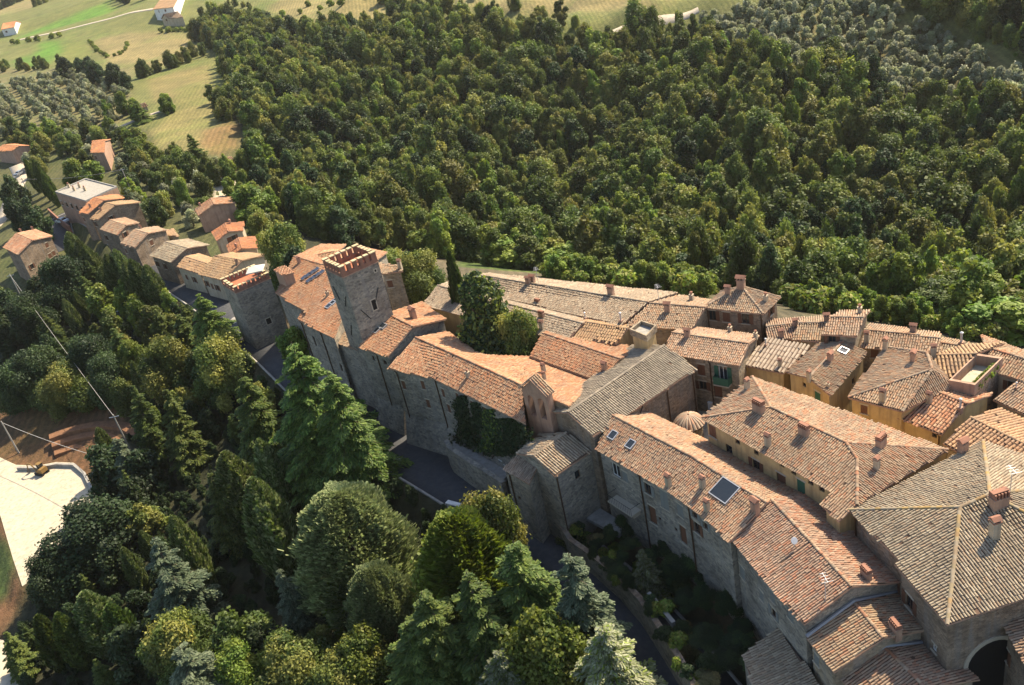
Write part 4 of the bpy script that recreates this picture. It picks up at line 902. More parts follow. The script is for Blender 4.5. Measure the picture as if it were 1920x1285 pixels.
hp = House('hipped_house', 'biggest hipped roof house with yellow lichen ridges and great chimney', 'house', None, 'stone_brown', 'grey', 0.235, 0.38, over=0.4); hp.cap = 'lichen'
P1, P2 = at(1592,957,9.0), at(1776,1172,9.0); P3 = at(1960,1108,9.0); P3 = P2+(P3-P2)*1.8
a1 = rise_pt((1800,952), P1, P2, 0.32); pk = rise_pt((1856,927), P2, P3, 0.32); P5 = at(1843,827,9.0); P4 = at(2080,905,9.0)
m1, m2 = onplane((1686,1050), (P1,P2,a1)), onplane((1677,1058), (P1,P2,a1))
hp.poly_roof([[P1,m1,m2,P2,a1],[P2,P3,pk,a1],[P1,a1,pk,P5],[P5,pk,P4],[P4,pk,P3]], [P1,m1,m2,P2,P3,P4,P5], [(P1,a1),(a1,pk),(P2,a1),(pk,P5),(pk,P4),(pk,P3)])
for q in ((1672,1090,1.0,1.4,'brown'),(1705,1130,.9,1.3,'brown'),(1752,1215,.5,.7,'white'),(1690,1160,.8,1.0,'brown'),(1720,1190,.6,.8,'slit')): hp.win(*q)
hp.pipe(1604,985).chim(1864,1005,'tall',1.0).chim(1805,848,'gable',1.1).chim(1872,950,'fins',1.3).antenna(1894,925).done()
ar = MB()            # flat near-black arch with stone ring on the hipped house wall
wl = max([w_ for w_ in hp.walls if w_['nrm'][1] < -0.8], key=lambda w_: w_['L']); u0 = 3.6
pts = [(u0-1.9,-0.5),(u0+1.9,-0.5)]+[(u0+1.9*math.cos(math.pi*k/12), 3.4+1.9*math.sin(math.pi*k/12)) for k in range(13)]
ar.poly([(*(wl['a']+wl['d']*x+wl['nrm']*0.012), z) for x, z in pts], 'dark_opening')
for k in range(12):
    a0, a1_ = math.pi*k/12, math.pi*(k+1)/12
    p4 = [(u0+r*math.cos(t__), 3.4+r*math.sin(t__)) for r, t__ in ((1.9,a0),(2.25,a0),(2.25,a1_),(1.9,a1_))]
    ar.hexa([(*(wl['a']+wl['d']*x+wl['nrm']*0.01), z) for x, z in p4]+[(*(wl['a']+wl['d']*x+wl['nrm']*0.09), z) for x, z in p4], 'travertine')
ar.obj('dark_arch', hp.root, hp.off)
House('corner_house', 'half hidden house at the right edge below the hipped roof', 'house', None, 'stone_brown', 'old').gable((1872,1150),(1935,1262),(1945,1105),(2010,1205), 6.4, 0.33).win(1886,1225,.8,1.2,'brown').done()

# ------------------------------------------------------------------ houses of the far side of town
c1 = House('pyramid_house', 'square house with pyramid roof and chimney on its peak', 'house', None, 'stone_brown', 'old'); Lf, Fr, Rt = at(1318,577,9.2), at(1431,589,9.2), at(1463,558,9.2); Bk = Lf+Rt-Fr; pk = rise_pt((1391,538), Lf, Fr, 0.4)
c1.poly_roof([[Lf,Fr,pk],[Fr,Rt,pk],[Rt,Bk,pk],[Bk,Lf,pk]], [Lf,Fr,Rt,Bk], [(pk,Lf),(pk,Fr),(pk,Rt),(pk,Bk)])
c1.chim(1390,541,'gable',1.3).chim(1365,551,'gable',0.9).chim(1436,565,'pot',1.0).win(1329,591,.9,1.3,'brown').win(1362,595,.9,1.3,'brown',True).win(1398,598,.9,1.3,'brown').win(1446,582,.7,1.2,'brown').pipe(1323,590).pipe(1432,596).done()
c2 = House('balcony_house', 'house with green shutters and balcony opposite the church', 'house', None, 'stone_warm', 'old'); c2.gable((1243,661),(1387,686),(1259,624),(1404,645), 8.2, 0.34)
for q in ((1315,694,.9,1.4,'brown',True),(1356,702,1.0,2.0,'green',False),(1318,723,.9,1.1,'brown'),(1346,731,1.0,2.0,'door')): c2.win(*q)
c2.chim(1289,632,'gable',0.9).chim(1369,623,'pot',0.9).chim(1417,633,'pot',0.8).pipe(1332,690).done()
wl = max([w_ for w_ in c2.walls if w_['nrm'][1] < -0.3], key=lambda w_: w_['L']); hh = [h for h in wl['holes'] if h[4] == 'green']
if hh:
    h = hh[0]; q = wl['a']+wl['d']*h[0]; d_, nn = wl['d'], wl['nrm']; b = MB(); z0 = h[1]
    b.box((-0.9,0.01,z0-0.16),(0.9,0.8,z0-0.02),'travertine',fw); HOFF = c2.off; bal = b.obj('balcony', c2.root, c2.off); b = MB()
    for x0, x1, y0, y1 in ((-0.88,0.88,0.74,0.78),(-0.88,-0.84,0.02,0.74),(0.84,0.88,0.02,0.74)): b.box((x0,y0,z0),(x1,y1,z0+0.95),'shutter_green',fw)
    b.obj('railing', bal, HOFF)
c3 = House('striped_shed_house', 'low house with pale striped corrugated roof beside the balcony house', 'house', None, 'plaster_ochre', 'stripe', 0.42, 0.8); c3.shed((1387,684),(1470,701),(1440,633),(1519,650), 6.6, 0.2).chim(1463,688,'tall',0.6).chim(1436,650,'metal',0.8).win(1393,710,.5,.6,'slit').done()
c4 = House('red_gable_house', 'house with reddish gabled roof and white rooflight, gable to the street', 'house', None, 'plaster_ochre', 'mix'); c4.gable((1556,742),(1626,660),(1516,709),(1581,640), 7.4, 0.33).chim(1557,677,'gable',0.9).chim(1517,712,'tall',0.65).chim(1553,727,'pot',0.6).sky(1581,659,1.0,0.9).win(1508,722,.5,.5,'slit').win(1533,743,.8,1.0,'green').win(1600,715,.6,.8,'slit').done()
c5 = House('broad_hip_house', 'broad brown hipped house with chequered near slope', 'house', None, 'plaster_ochre', 'old'); Wc = at(1590,746,7.8); Nc = at(1692,772,7.8); Lc_ = at(1658,651,7.8); Ap = rise_pt((1748,693), Wc, Nc, 0.31); Bp = at(1738,662,Ap[2]); Ec = Nc + (Ap-Nc)*np.array([1,1,0])*1.1 + (Nc-Wc)*0.35; Ec[2] = 7.8
c5.poly_roof([[Wc,Nc,Ap],[Wc,Ap,Bp,Lc_],[Nc,Ec,Ap],[Lc_,Bp,Ec],[Bp,Ap,Ec]], [Wc,Nc,Ec,Lc_], [(Wc,Ap),(Ap,Bp),(Ap,Nc),(Bp,Lc_)]); c5.chim(1655,753,'tall',0.85).chim(1712,676,'gable',0.9).chim(1660,655,'tall',0.8).win(1620,768,.7,1.0,'brown').done()
c6 = House('red_chequer_house', 'gabled house with bright red chequered tiles and mossy chimney', 'house', None, 'plaster_ochre', 'red', 0.32, 0.42); c6.gable((1673,779),(1766,816),(1722,721),(1813,758), 6.6, 0.36).chim(1742,756,'tall',0.75).chim(1800,770,'metal',1.0).sky(1762,724,0.7,0.6).win(1752,814,.5,.6,'slit').pipe(1764,822).done()
c7 = House('ochre_stripe_house', 'house with ochre striped slopes behind the red chequered house', 'house', None, 'stone_warm', 'tan', 0.36, 0.5); c7.gable((1702,716),(1778,714),(1752,667),(1830,664), 7.8, 0.36).chim(1750,668,'tall',0.8).done()
# roof garden
rg = empty('roof_garden_house', (0,0,0)); P = [at(1828,722,8.6), at(1881,670,8.6), at(1831,663,8.6), at(1779,713,8.6)]; c0 = np.mean(P,0); bz = float(H(c0[0],c0[1]))-0.6; rg.location = (c0[0],c0[1],bz); o0 = np.array([c0[0],c0[1],bz]); tag(rg, 'flat house with planted roof garden inside a high parapet', 'house')
b = MB(); b.hexa([(*q[:2],bz) for q in P]+[(*q[:2],7.4) for q in P],'stone_brown'); b.obj('wall', rg, o0); ins = [c0+(q-c0)*0.88 for q in P]
b = MB(); b.hexa([(*q[:2],7.42) for q in ins]+[(*q[:2],7.47) for q in ins],'pale_paving'); b.obj('terrace', rg, o0)
b = MB()
for i in range(4): j = (i+1) % 4; b.hexa([(*P[i][:2],7.4),(*P[j][:2],7.4),(*ins[j][:2],7.4),(*ins[i][:2],7.4),(*P[i][:2],8.6),(*P[j][:2],8.6),(*ins[j][:2],8.6),(*ins[i][:2],8.6)],'brick_pale')
b.obj('parapet', rg, o0); RG = (c0, ins)
HB = [('pale_cap_house','house with pale brown roof beside the pyramid house',(1438,643),(1494,634),(1436,613),(1501,606),7.2,'old',[(1491,612,'gable',.8),(1465,632,'gable',.8)],[]),
 ('notch_house','house of the back row notched below the high house',(1484,637),(1536,641),(1497,606),(1553,606),7.6,'old',[(1550,604,'gable',.9)],[]),
 ('high_house','highest back row house with chimney near its ridge end',(1540,627),(1607,631),(1556,595),(1619,596),9.0,'old',[(1612,588,'pot',1.0)],[(1560,632),(1575,634)]),
 ('long_back_house','long back house with tall brick chimney at its near slope',(1610,651),(1746,662),(1620,619),(1724,629),7.0,'old',[(1625,642,'tall',.8),(1712,624,'gable',.9)],[(1640,658)]),
 ('short_back_house','short back house with smooth pale ridge right of the long one',(1714,656),(1764,661),(1717,631),(1764,635),6.8,'old',[],[]),
 ('pipe_back_house','back house with a tall grey metal flue',(1758,666),(1802,673),(1762,643),(1806,650),6.5,'old',[(1802,648,'metal',1.2)],[]),
 ('dip_back_house','low back house where the row dips to the right',(1803,673),(1848,681),(1808,652),(1848,659),6.5,'old',[],[]),
 ('edge_back_house','reddish back house running off the right edge',(1851,696),(1930,717),(1846,651),(1926,675),7.2,'mix',[],[(1897,725)]),
 ('grey_edge_house','grey roofed house at the right edge below the roof garden',(1862,750),(1930,782),(1908,712),(1975,742),6.2,'old',[(1905,730,'metal',.6)],[]),
 ('wide_stripe_house','striped tan roof house tucked behind the biggest hipped roof',(1768,832),(1905,908),(1819,783),(1945,846),7.6,'tan',[],[])]
for nm, lb, e1, e2, r1, r2, z, tl, chs, wns in HB:
    h = House(nm, lb, 'house', None, 'plaster_beige' if nm in ('edge_back_house','notch_house') else 'stone_warm', tl, 0.25 if tl != 'tan' else 0.36, 0.4).gable(e1, e2, r1, r2, z, 0.33)
    for c in chs: h.chim(*c)
    for q in wns: h.win(*q, .8, 1.1, 'brown')
    h.done()

# ------------------------------------------------------------------ the lower village to the left
VB = [('orange_cottage','orange roofed cottage next to the flat roofed block',(147,399),(165,402),(175,371),(195,376),2.5,'orange','stone_brown',[(170,390)],[(158,412)]),
 ('brown_cottage','brown roofed cottage second from the flat roofed block',(170,410),(183,413),(199,381),(216,385),2.2,'tan','stone_brown',[(190,396)],[(178,420),(205,400)]),
 ('small_village_house','small square village house with tan roof, third in the lower row',(187,431),(220,441),(206,413),(236,423),1.8,'mix','stone_brown',[],[(200,446),(235,440)]),
 ('stone_village_house','stone gabled village house in the middle of the lower row',(225,457),(252,465),(252,431),(277,438),1.8,'old','stone_brown',[(265,430)],[(235,470),(282,450)]),
 ('grey_roof_village_house','large grey roofed village house with small antenna',(281,479),(321,492),(310,454),(350,466),2.0,'grey','stone_brown',[],[(295,495),(310,500),(355,480)]),
 ('terrace_village_house','tan roofed terrace house left of the striped village roof',(330,501),(374,514),(347,482),(391,496),1.6,'tan','plaster_beige',[],[(350,520),(365,525)]),
 ('striped_village_house','village house with striped tan roof next to the corner tower',(374,514),(418,527),(403,480),(453,489),2.0,'tan','plaster_beige',[(445,495)],[(388,532),(398,537),(408,540)]),
 ('upper_orange_house','bright orange villa roof, upper of two above the village row',(396,436),(408,452),(422,419),(428,435),2.5,'orange','plaster_beige',[(432,420)],[(428,445),(437,442),(432,458)]),
 ('lower_orange_house','bright orange villa roof, lower of two above the village row',(425,461),(432,481),(447,446),(454,467),2.0,'orange','plaster_beige',[(444,466)],[(460,475)]),
 ('orchard_house','red roofed house among trees below the gravel yard',(365,393),(371,406),(395,372),(401,384),2.0,'red','brick_pale',[(376,388)],[]),
 ('lone_gable_house','tall gabled stone house alone at the left edge',(7,463),(34,477),(30,438),(60,451),2.2,'red','stone_brown',[(40,436),(62,432)],[(88,460),(94,480),(101,475),(60,500)]),
 ('field_house','pink house with plain orange roof below the olive grove',(170,287),(196,287),(173,265),(197,264),2.5,'orange','plaster_pink',[],[(180,296)]),
 ('left_edge_house','long orange roof at the left edge behind cypresses',(-10,283),(22,284),(5,272),(36,274),2.0,'orange','plaster_pink',[],[]),
 ('upper_farmhouse','cream farmhouse at the top of the photo beside the farm track',(287,18),(325,14),(300,0),(335,-5),21.0,'tan','plaster_white',[],[(298,22),(310,20)]),
 ('lower_farm_building','grey farm outbuilding just below the cream farmhouse',(302,36),(330,30),(306,27),(333,22),17.0,'old','plaster_beige',[],[(312,38)]),
 ('edge_farm','white and orange farmhouse at the far left edge by the green field',(2,56),(27,51),(6,44),(30,40),14.5,'orange','plaster_white',[],[(12,60)])]
VH = []
def autoz(px, h):
    z = 0.0
    for _ in range(20): q = at(*px, z); z = 0.5*z+0.5*(float(H(q[0], q[1]))+h)
    return z
HH = {'lone_gable_house':8.5,'orchard_house':4.5,'field_house':6.0,'left_edge_house':4.5,'upper_farmhouse':6.5,'lower_farm_building':4.0,'edge_farm':5.0}
for nm, lb, e1, e2, r1, r2, z, tl, wm_, chs, wns in VB:
    z = autoz(e1, HH[nm]) if nm in HH else z
    h = House(nm, lb, 'house', None, wm_, tl, 0.42, 0.55).gable(e1, e2, r1, r2, z, 0.36, zr=(z+2.6 if 'farm' in nm else None))
    for c in chs: h.chim(*c, 'gable', 0.8)
    for q in wns: h.win(*q, 0.9, 1.2, 'brown')
    h.done(); VH.append(h)
House('yard_shed', 'tiny brick shed with pale roof at the end of the gravel yard', 'shed', None, 'brick', 'tan', 0.42, 0.55).shed((416,308),(439,300),(411,300),(434,293), autoz((416,308), 2.5), 0.1).done()
House('stone_hut', 'ruined stone hut between bushes beside the olive grove', 'hut', None, 'stone_grey', 'old', 0.42, 0.55).gable((251,205),(271,199),(253,199),(272,193), autoz((251,205), 2.6), zr=autoz((251,205), 2.6)+1.1).done()
House('annex', 'pale low annex with flat tiled roof behind the stone gabled house', 'shed', None, 'plaster_beige', 'tan', 0.42, 0.55).shed((312,441),(335,444),(310,432),(325,429), 0.0, 0.15).done()
fbk = empty('flat_roofed_block', (0,0,0)); P = [at(103,359,3.2), at(160,376,3.2), at(219,349,3.2), at(150,331,3.2)]; P = [P[0],P[1],P[2],P[0]+P[2]-P[1]]; c0 = np.mean(P,0); bz = -7.0; fbk.location = (c0[0],c0[1],bz); o0 = np.array([c0[0],c0[1],bz]); tag(fbk, 'large flat roofed brick block at the top of the lower village', 'building')
ins = [c0+(q-c0)*0.95 for q in P]; b = MB(); b.hexa([(*q[:2],bz) for q in P]+[(*q[:2],2.8) for q in P],'brick_pale'); b.obj('wall', fbk, o0)
b = MB(); b.hexa([(*q[:2],2.81) for q in ins]+[(*q[:2],2.9) for q in ins],'flat_roof'); b.obj('roof', fbk, o0); b = MB()
for i in range(4): j = (i+1) % 4; b.hexa([(*P[i][:2],2.8),(*P[j][:2],2.8),(*ins[j][:2],2.8),(*ins[i][:2],2.8),(*P[i][:2],3.2),(*P[j][:2],3.2),(*ins[j][:2],3.2),(*ins[i][:2],3.2)],'concrete')
b.obj('parapet', fbk, o0)
for k, (x, y) in enumerate(((140,358),(150,352),(160,358),(130,352))):
    q = at(x, y, 2.9)-o0; s_, c_ = chimney_mesh('pot'); co = link('chimney', s_, fbk, tuple(q)); link('chimney_cap', c_, co)
d0 = (P[1]-P[0])[:2]; L0 = np.linalg.norm(d0); d0 /= L0; nn0 = np.array([d0[1], -d0[0]])
for k in range(6):
    q = P[0][:2]+d0*(1.8+k*(L0-3.6)/5); ms = win_meshes(1.2, 1.3, 'brown'); M = Matrix(((d0[0],nn0[0],0,q[0]+nn0[0]*0.2-o0[0]),(d0[1],nn0[1],0,q[1]+nn0[1]*0.2-o0[1]),(0,0,1,-0.6-o0[2]),(0,0,0,1))); wo_ = link('window', ms['window_frame'], fbk, None, M); link('pane', ms['pane'], wo_); link('sill', ms['sill'], wo_); link('lintel', ms['lintel'], wo_)
print('tiles', NT[0])

# ------------------------------------------------------------------ plants
def leaf_mesh(name, C, U, Vv, cols):
    """one four-sided leaf spray for each centre"""
    N = len(C); V = np.empty((N, 4, 3)); V[:, 0] = C-U-Vv*0.6; V[:, 1] = C+U*0.9-Vv; V[:, 2] = C+U+Vv*0.7; V[:, 3] = C-U*0.8+Vv
    return mesh_np(name, V.reshape(-1, 3), np.arange(N*4).reshape(N, 4), ['leaf'], None, cols)
def unit(v): return v/(np.linalg.norm(v, axis=-1, keepdims=True)+1e-9)
def palette(g, pal, n, var=0.22): p = np.array(pal)[g.integers(0, len(pal), n)]; return np.clip(p*(1+g.normal(0, var, n))[:, None], 0.004, 0.6)
def trunk_mesh(name, h, r, g, limbs=4, spread=1.2, top=0.75):
    b = MB(); k = g.normal(0, 0.04*h, 2); b.tube([(0,0,-0.8),(0,0,h*0.15),(k[0]*0.5,k[1]*0.5,h*0.45),(k[0],k[1],h*top)], [r*1.25, r, r*0.75, r*0.25], 'bark', 7)
    for i in range(limbs):
        a = 2*math.pi*i/limbs+g.uniform(0, 1); z0 = h*g.uniform(0.25, 0.5); b.tube([(0,0,z0),(math.cos(a)*spread*0.5, math.sin(a)*spread*0.5, z0+h*0.14),(math.cos(a)*spread, math.sin(a)*spread, z0+h*0.3)], [r*0.5, r*0.35, r*0.12], 'bark', 5)
    return b.mesh(name)
def broad(seed, h, r, n, ls, pal, blobs=12, flat=0.85, low=0.28, fine=1.0):
    g = np.random.default_rng(seed); cs = []; rs = []
    for i in range(blobs):
        a = g.uniform(0, 2*math.pi); q = math.sqrt(g.uniform(0, 1))*r*0.78; t_ = g.uniform(0, 1); z = h*low + (h*(1-low)-r*0.35)*t_; sh = math.sin(math.pi*(0.2+0.72*t_)) if flat < 1.05 else 1.25*(1-0.85*t_); cs.append((math.cos(a)*q*sh, math.sin(a)*q*sh, z)); rs.append(r*g.uniform(0.16, 0.4))
    
    if flat < 1.05: cs.append((0, 0, h*0.6)); rs.append(r*0.62); cs.append((g.normal(0, r*0.12), g.normal(0, r*0.12), h-r*0.42)); rs.append(r*0.4)
    else:
        rs = [q_*(1.25-0.75*c_[2]/h) for q_, c_ in zip(rs, cs)]
        for k_ in range(9): cs.append((0, 0, h*(0.08+0.1*k_))); rs.append(r*(0.85-0.085*k_))
    cs = np.array(cs); rs = np.array(rs); pw = rs**2; k = g.choice(len(rs), n, p=pw/pw.sum()); nv = unit(g.normal(size=(n, 3))); nv[:, 2] = np.where(nv[:, 2] < -0.35, -nv[:, 2], nv[:, 2])
    # small bumps on each mass
    bump_ = 1+0.16*np.sin(nv[:, 0]*7+k)*np.sin(nv[:, 1]*6+2*k)*np.sin(nv[:, 2]*7)
    C = cs[k]+nv*(rs[k]*bump_*np.clip(1+g.normal(-0.03, 0.14, n), 0.6, 1.4))[:, None]*np.array([1, 1, flat])
    d = np.linalg.norm((C[:, None]-cs[None])/np.array([1, 1, flat]), axis=2)/rs[None]; d[np.arange(n), k] = 9; keep = d.min(1) > 0.74
    C = C[keep]; nv = nv[keep]; m_ = len(C); nn = unit(nv*0.8+g.normal(0, 0.7, (m_, 3))+np.array([0, 0, 0.2])); t1 = unit(np.cross(nn, g.normal(size=(m_, 3)))); t2 = np.cross(nn, t1); s_ = ls*g.uniform(0.6, 1.3, m_)[:, None]
    return leaf_mesh('crown', C, t1*s_*0.62, t2*s_*0.5, palette(g, pal, m_)), trunk_mesh('trunk', h, 0.045*h, g, 5, r*0.5)
def wild(seed, h, r, n, ls, pal, lobes=16, low=0.12, tall=1.15, loose=0.5):
    """uneven crown: leafy lobes on limbs that reach out and up by different lengths"""
    g = np.random.default_rng(seed); cs, rs, lim = [], [], []
    for i in range(lobes):
        t_ = (i+g.uniform(0, 1))/lobes; a = i*2.4+g.uniform(-0.6, 0.6); z = h*(low+(0.98-low)*t_*g.uniform(0.85, 1.05)); env = math.sin(math.pi*min(1, 0.22+0.74*t_))**0.7; q = r*env*g.uniform(0.25, 0.95)
        rr = r*g.uniform(0.22, 0.42)*(0.75+0.35*env); cs.append((math.cos(a)*q, math.sin(a)*q, min(z, h-rr*0.6))); rs.append(rr)
    cs.append((0, 0, h*0.5)); rs.append(r*0.5); cs.append((g.normal(0, r*0.15), g.normal(0, r*0.15), h*0.78)); rs.append(r*0.36)
    cs = np.array(cs); rs = np.array(rs); pw = rs**2.2; k = g.choice(len(rs), n, p=pw/pw.sum()); nv = unit(g.normal(size=(n, 3)))
    rad = g.uniform(0.2, 1, n)**0.33*(1+g.normal(0, 0.16, n)); C = cs[k]+nv*(rs[k]*rad)[:, None]*np.array([1, 1, tall])
    # leaves gather in small sprays
    spr = g.integers(0, n, n); C = C*(1-loose*0.35)+(C[spr % max(1, n//9)]*0+C)*(loose*0.35)
    C[:, 2] = np.maximum(C[:, 2], h*low*0.4); nn = unit(nv*0.75+g.normal(0, 0.75, (n, 3))+np.array([0, 0, 0.35])); t1 = unit(np.cross(nn, g.normal(size=(n, 3)))); t2 = np.cross(nn, t1); s_ = ls*g.uniform(0.55, 1.35, n)[:, None]
    hue = palette(g, pal, len(rs), 0.12)[k]*(1+g.normal(0, 0.16, n))[:, None]
    return leaf_mesh('crown', C, t1*s_*0.6, t2*s_*0.46, np.clip(hue, 0.004, 0.6)), trunk_mesh('trunk', h, 0.04*h, g, 5, r*0.5)
def conifer(seed, h, r, pal, tiers=22, droop=0.25, per=9, ns=26, ls=0.34, shape=1.0, blue=False):
    """layered boughs, each bough a flat spray of needle tufts (cedar, fir, spruce)"""
    g = np.random.default_rng(seed); C, U, W = [], [], []; bt = MB(); bt.tube([(0,0,-0.8),(0,0,h*0.5),(0,0,h*0.98)], [0.022*h, 0.014*h, 0.03], 'bark', 7)
    for i in range(tiers):
        f = (i+g.uniform(-0.3, 0.3))/tiers; z0 = h*(0.06+0.92*f); L = r*max(0.05, (1-f)**(0.75*shape))*g.uniform(0.8, 1.1)
        for j in range(max(4, int(per*(0.5+0.5*(1-f))))):
            a = g.uniform(0, 2*math.pi); Lb = L*g.uniform(0.5, 1.3); d = np.array([math.cos(a), math.sin(a), 0]); s = np.array([-d[1], d[0], 0]); up = g.uniform(0.0, 0.25)
            if g.random() < 0.5 and Lb > 1.2: bt.tube([(0,0,z0-0.1*Lb), tuple(d*Lb*0.5+np.array([0,0,z0+up*Lb*0.3])), tuple(d*Lb*0.9+np.array([0,0,z0+(up-droop)*Lb*0.6]))], [0.05, 0.035, 0.012], 'bark', 4)
            nn = max(6, int(ns*(Lb/r+0.15))); t_ = g.uniform(0.12, 1.0, nn)**0.75; wid = 0.32*Lb*np.sin(math.pi*np.clip(t_*0.85+0.12, 0, 1)); o = g.uniform(-1, 1, nn)*wid
            zz = z0 + Lb*(up*t_ - droop*t_**2.2) - np.abs(o)*0.28 + g.normal(0, 0.05, nn)*(1+Lb*0.1)
            P = d*(t_*Lb)[:, None] + s*o[:, None]; P[:, 2] = zz; dirv = unit(d*0.9+s*(np.sign(o)*0.55)[:, None]+np.array([0, 0, 1])*(up-2*droop*t_)[:, None]*0.7+g.normal(0, 0.2, (nn, 3)))
            sd = unit(np.cross(dirv, np.array([0, 0, 1.0])+g.normal(0, 0.45, (nn, 3)))); sz = ls*g.uniform(0.7, 1.35, nn)[:, None]
            C.append(P); U.append(dirv*sz); W.append(sd*sz*0.3)
    C = np.vstack(C); U = np.vstack(U); W = np.vstack(W); return leaf_mesh('crown', C, U, W, palette(g, pal, len(C), 0.2)), bt.mesh('trunk')
def cypress(seed, h, r, pal, n=3200, ls=0.42, dome=False):
    """dense flame or dome of upright sprays"""
    g = np.random.default_rng(seed); f = g.uniform(0.0, 1, n)**(1.0 if not dome else 0.85); z = h*(0.03+0.97*f)
    prof = (np.sin(math.pi*np.clip(0.12+f*0.88, 0, 1))**0.75 if not dome else np.sqrt(np.clip(1-(np.clip(f-0.22, 0, 1)/0.78)**2.1, 0, 1))*np.clip(0.72+f*1.4, 0, 1)); a = g.uniform(0, 2*math.pi, n)
    rad = r*prof*(1+0.13*np.sin(a*5+f*9+seed)+0.1*np.sin(a*9-f*23)+g.normal(-0.05, 0.08, n)); o = np.stack([np.cos(a), np.sin(a), np.zeros(n)], 1); C = o*rad[:, None]; C[:, 2] = z
    dirv = unit(o*(0.95 if dome else 0.4)+np.array([0, 0, 1.0])+g.normal(0, 0.22, (n, 3))); sd = unit(np.cross(dirv, o)+g.normal(0, 0.5, (n, 3))); s_ = ls*g.uniform(0.6, 1.3, n)[:, None]
    return leaf_mesh('crown', C, dirv*s_, sd*s_*0.38, palette(g, pal, n, 0.2)), (lambda b: (b.tube([(0,0,-0.8),(0,0,h*0.4),(0,0,h*0.9)], [0.03*h+0.05, 0.02*h, 0.02], 'bark', 6), b.mesh('trunk'))[1])(MB())

OAK = [(0.105,0.14,0.03),(0.15,0.18,0.038),(0.068,0.102,0.025),(0.215,0.215,0.05),(0.12,0.142,0.036)]
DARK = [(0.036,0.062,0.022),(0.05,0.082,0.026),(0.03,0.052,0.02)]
LIGHT = [(0.154,0.213,0.036),(0.200,0.248,0.043),(0.117,0.179,0.031)]
GOLD = [(0.15,0.2,0.03),(0.2,0.24,0.042),(0.11,0.165,0.028),(0.2,0.215,0.04)]
OLV = [(0.22,0.24,0.12),(0.27,0.28,0.16),(0.17,0.195,0.095),(0.3,0.31,0.2)]
CED = [(0.090,0.154,0.031),(0.128,0.205,0.040),(0.069,0.120,0.029),(0.173,0.231,0.051)]
BLUE = [(0.12,0.155,0.088),(0.155,0.185,0.105),(0.09,0.122,0.068)]
CYP = [(0.051,0.083,0.022),(0.072,0.108,0.026),(0.096,0.132,0.031)]
DOME = [(0.17,0.2,0.085),(0.22,0.245,0.11),(0.13,0.165,0.065)]
BRN = [(0.160,0.140,0.062),(0.189,0.154,0.062),(0.116,0.112,0.044)]
PROTO = {}
def proto(k, pair, h, r): PROTO.setdefault(k, []).append((pair[0], pair[1], h, r))
for i in range(9): proto('oak', wild(20+i, 9+0.5*(i%3), 3.3+0.25*(i%4), 8000, 0.34, [OAK[j] for j in ((0,1,2,3,4),(0,1,4),(1,3),(0,2,4),(3,1,4),(2,0),(1,3,4),(0,1,2),(3,1))[i]], 13+i, 0.06, 1.0+0.12*(i%4)), 9+0.5*(i%3), 3.3+0.25*(i%4))
for i in range(3): proto('dark', wild(40+i, 9, 3.6, 8000, 0.34, DARK, 15+i, 0.06), 9, 3.6)
for i in range(4): proto('light', wild(50+i, 9, 2.9, 7500, 0.32, LIGHT, 14+i, 0.06, 1.3), 9, 2.9)
for i in range(2): proto('olive', wild(60+i, 4.5, 2.4, 2600, 0.3, OLV, 10, 0.2, 0.9), 4.5, 2.4)
for i in range(2): proto('shrub', broad(70+i, 2.0, 1.5, 1500, 0.26, LIGHT+OAK[3:4], 12, 0.8, 0.06), 2.0, 1.5)
proto('brown', wild(80, 8, 3.3, 6000, 0.34, BRN, 16), 8, 3.3)
for i in range(2): proto('big_oak', wild(90+i, 10, 5, 42000, 0.24, OAK, 30, 0.05), 10, 5)
proto('gold', wild(95, 9, 4, 32000, 0.22, GOLD, 26, 0.05), 9, 4)
proto('big_dark', wild(97, 10, 5, 42000, 0.24, DARK, 30, 0.05), 10, 5)
for i in range(2): proto('cedar', conifer(100+i, 18, 7, CED, 24, 0.34, 12, 300, 0.26), 18, 7)
proto('fir', conifer(110, 15, 4.2, [(0.085,0.125,0.028),(0.12,0.155,0.034),(0.065,0.1,0.026)], 30, 0.22, 12, 150, 0.24, 0.9), 15, 4.2)
proto('fir', conifer(111, 15, 4.2, [(0.1,0.14,0.03),(0.14,0.17,0.036),(0.07,0.105,0.026)], 28, 0.3, 12, 150, 0.24, 1.0), 15, 4.2)
for i in range(2): proto('blue', conifer(120+i, 15, 4.5, BLUE, 22, 0.32, 11, 190, 0.24, 0.85), 15, 4.5)
proto('pale', conifer(125, 14, 4.6, [*OLV, *GOLD[:1]], 24, 0.25, 12, 170, 0.24, 0.8), 14, 4.6)
for i in range(2): proto('cypress', cypress(130+i, 12, 1.5, CYP), 12, 1.5)
proto('column', cypress(135, 13, 2.0, [*CYP, *DOME], 8000, 0.34), 13, 2.0)
proto('dome', cypress(140, 15, 5.4, DOME, 46000, 0.3, True), 15, 5.4)
proto('goldcol', cypress(142, 10, 2.6, [(0.15,0.2,0.03),(0.2,0.24,0.04),(0.11,0.16,0.026)], 16000, 0.26, True), 10, 2.6)
proto('laurel', broad(145, 13, 5, 30000, 0.32, DARK+OAK[:2], 60, 1.1, 0.03, 1.0), 13, 5)
KIND = {'oak':'broadleaf_tree','dark':'dark_oak','light':'light_broadleaf_tree','olive':'olive_tree','shrub':'shrub','brown':'broadleaf_tree','big_oak':'broadleaf_tree','gold':'yellow_tree','big_dark':'dark_oak','cedar':'cedar_tree','fir':'fir_tree','blue':'blue_cedar','pale':'pale_conifer','cypress':'cypress_tree','column':'cypress_tree','dome':'dome_conifer','goldcol':'golden_conifer','laurel':'laurel_tree'}
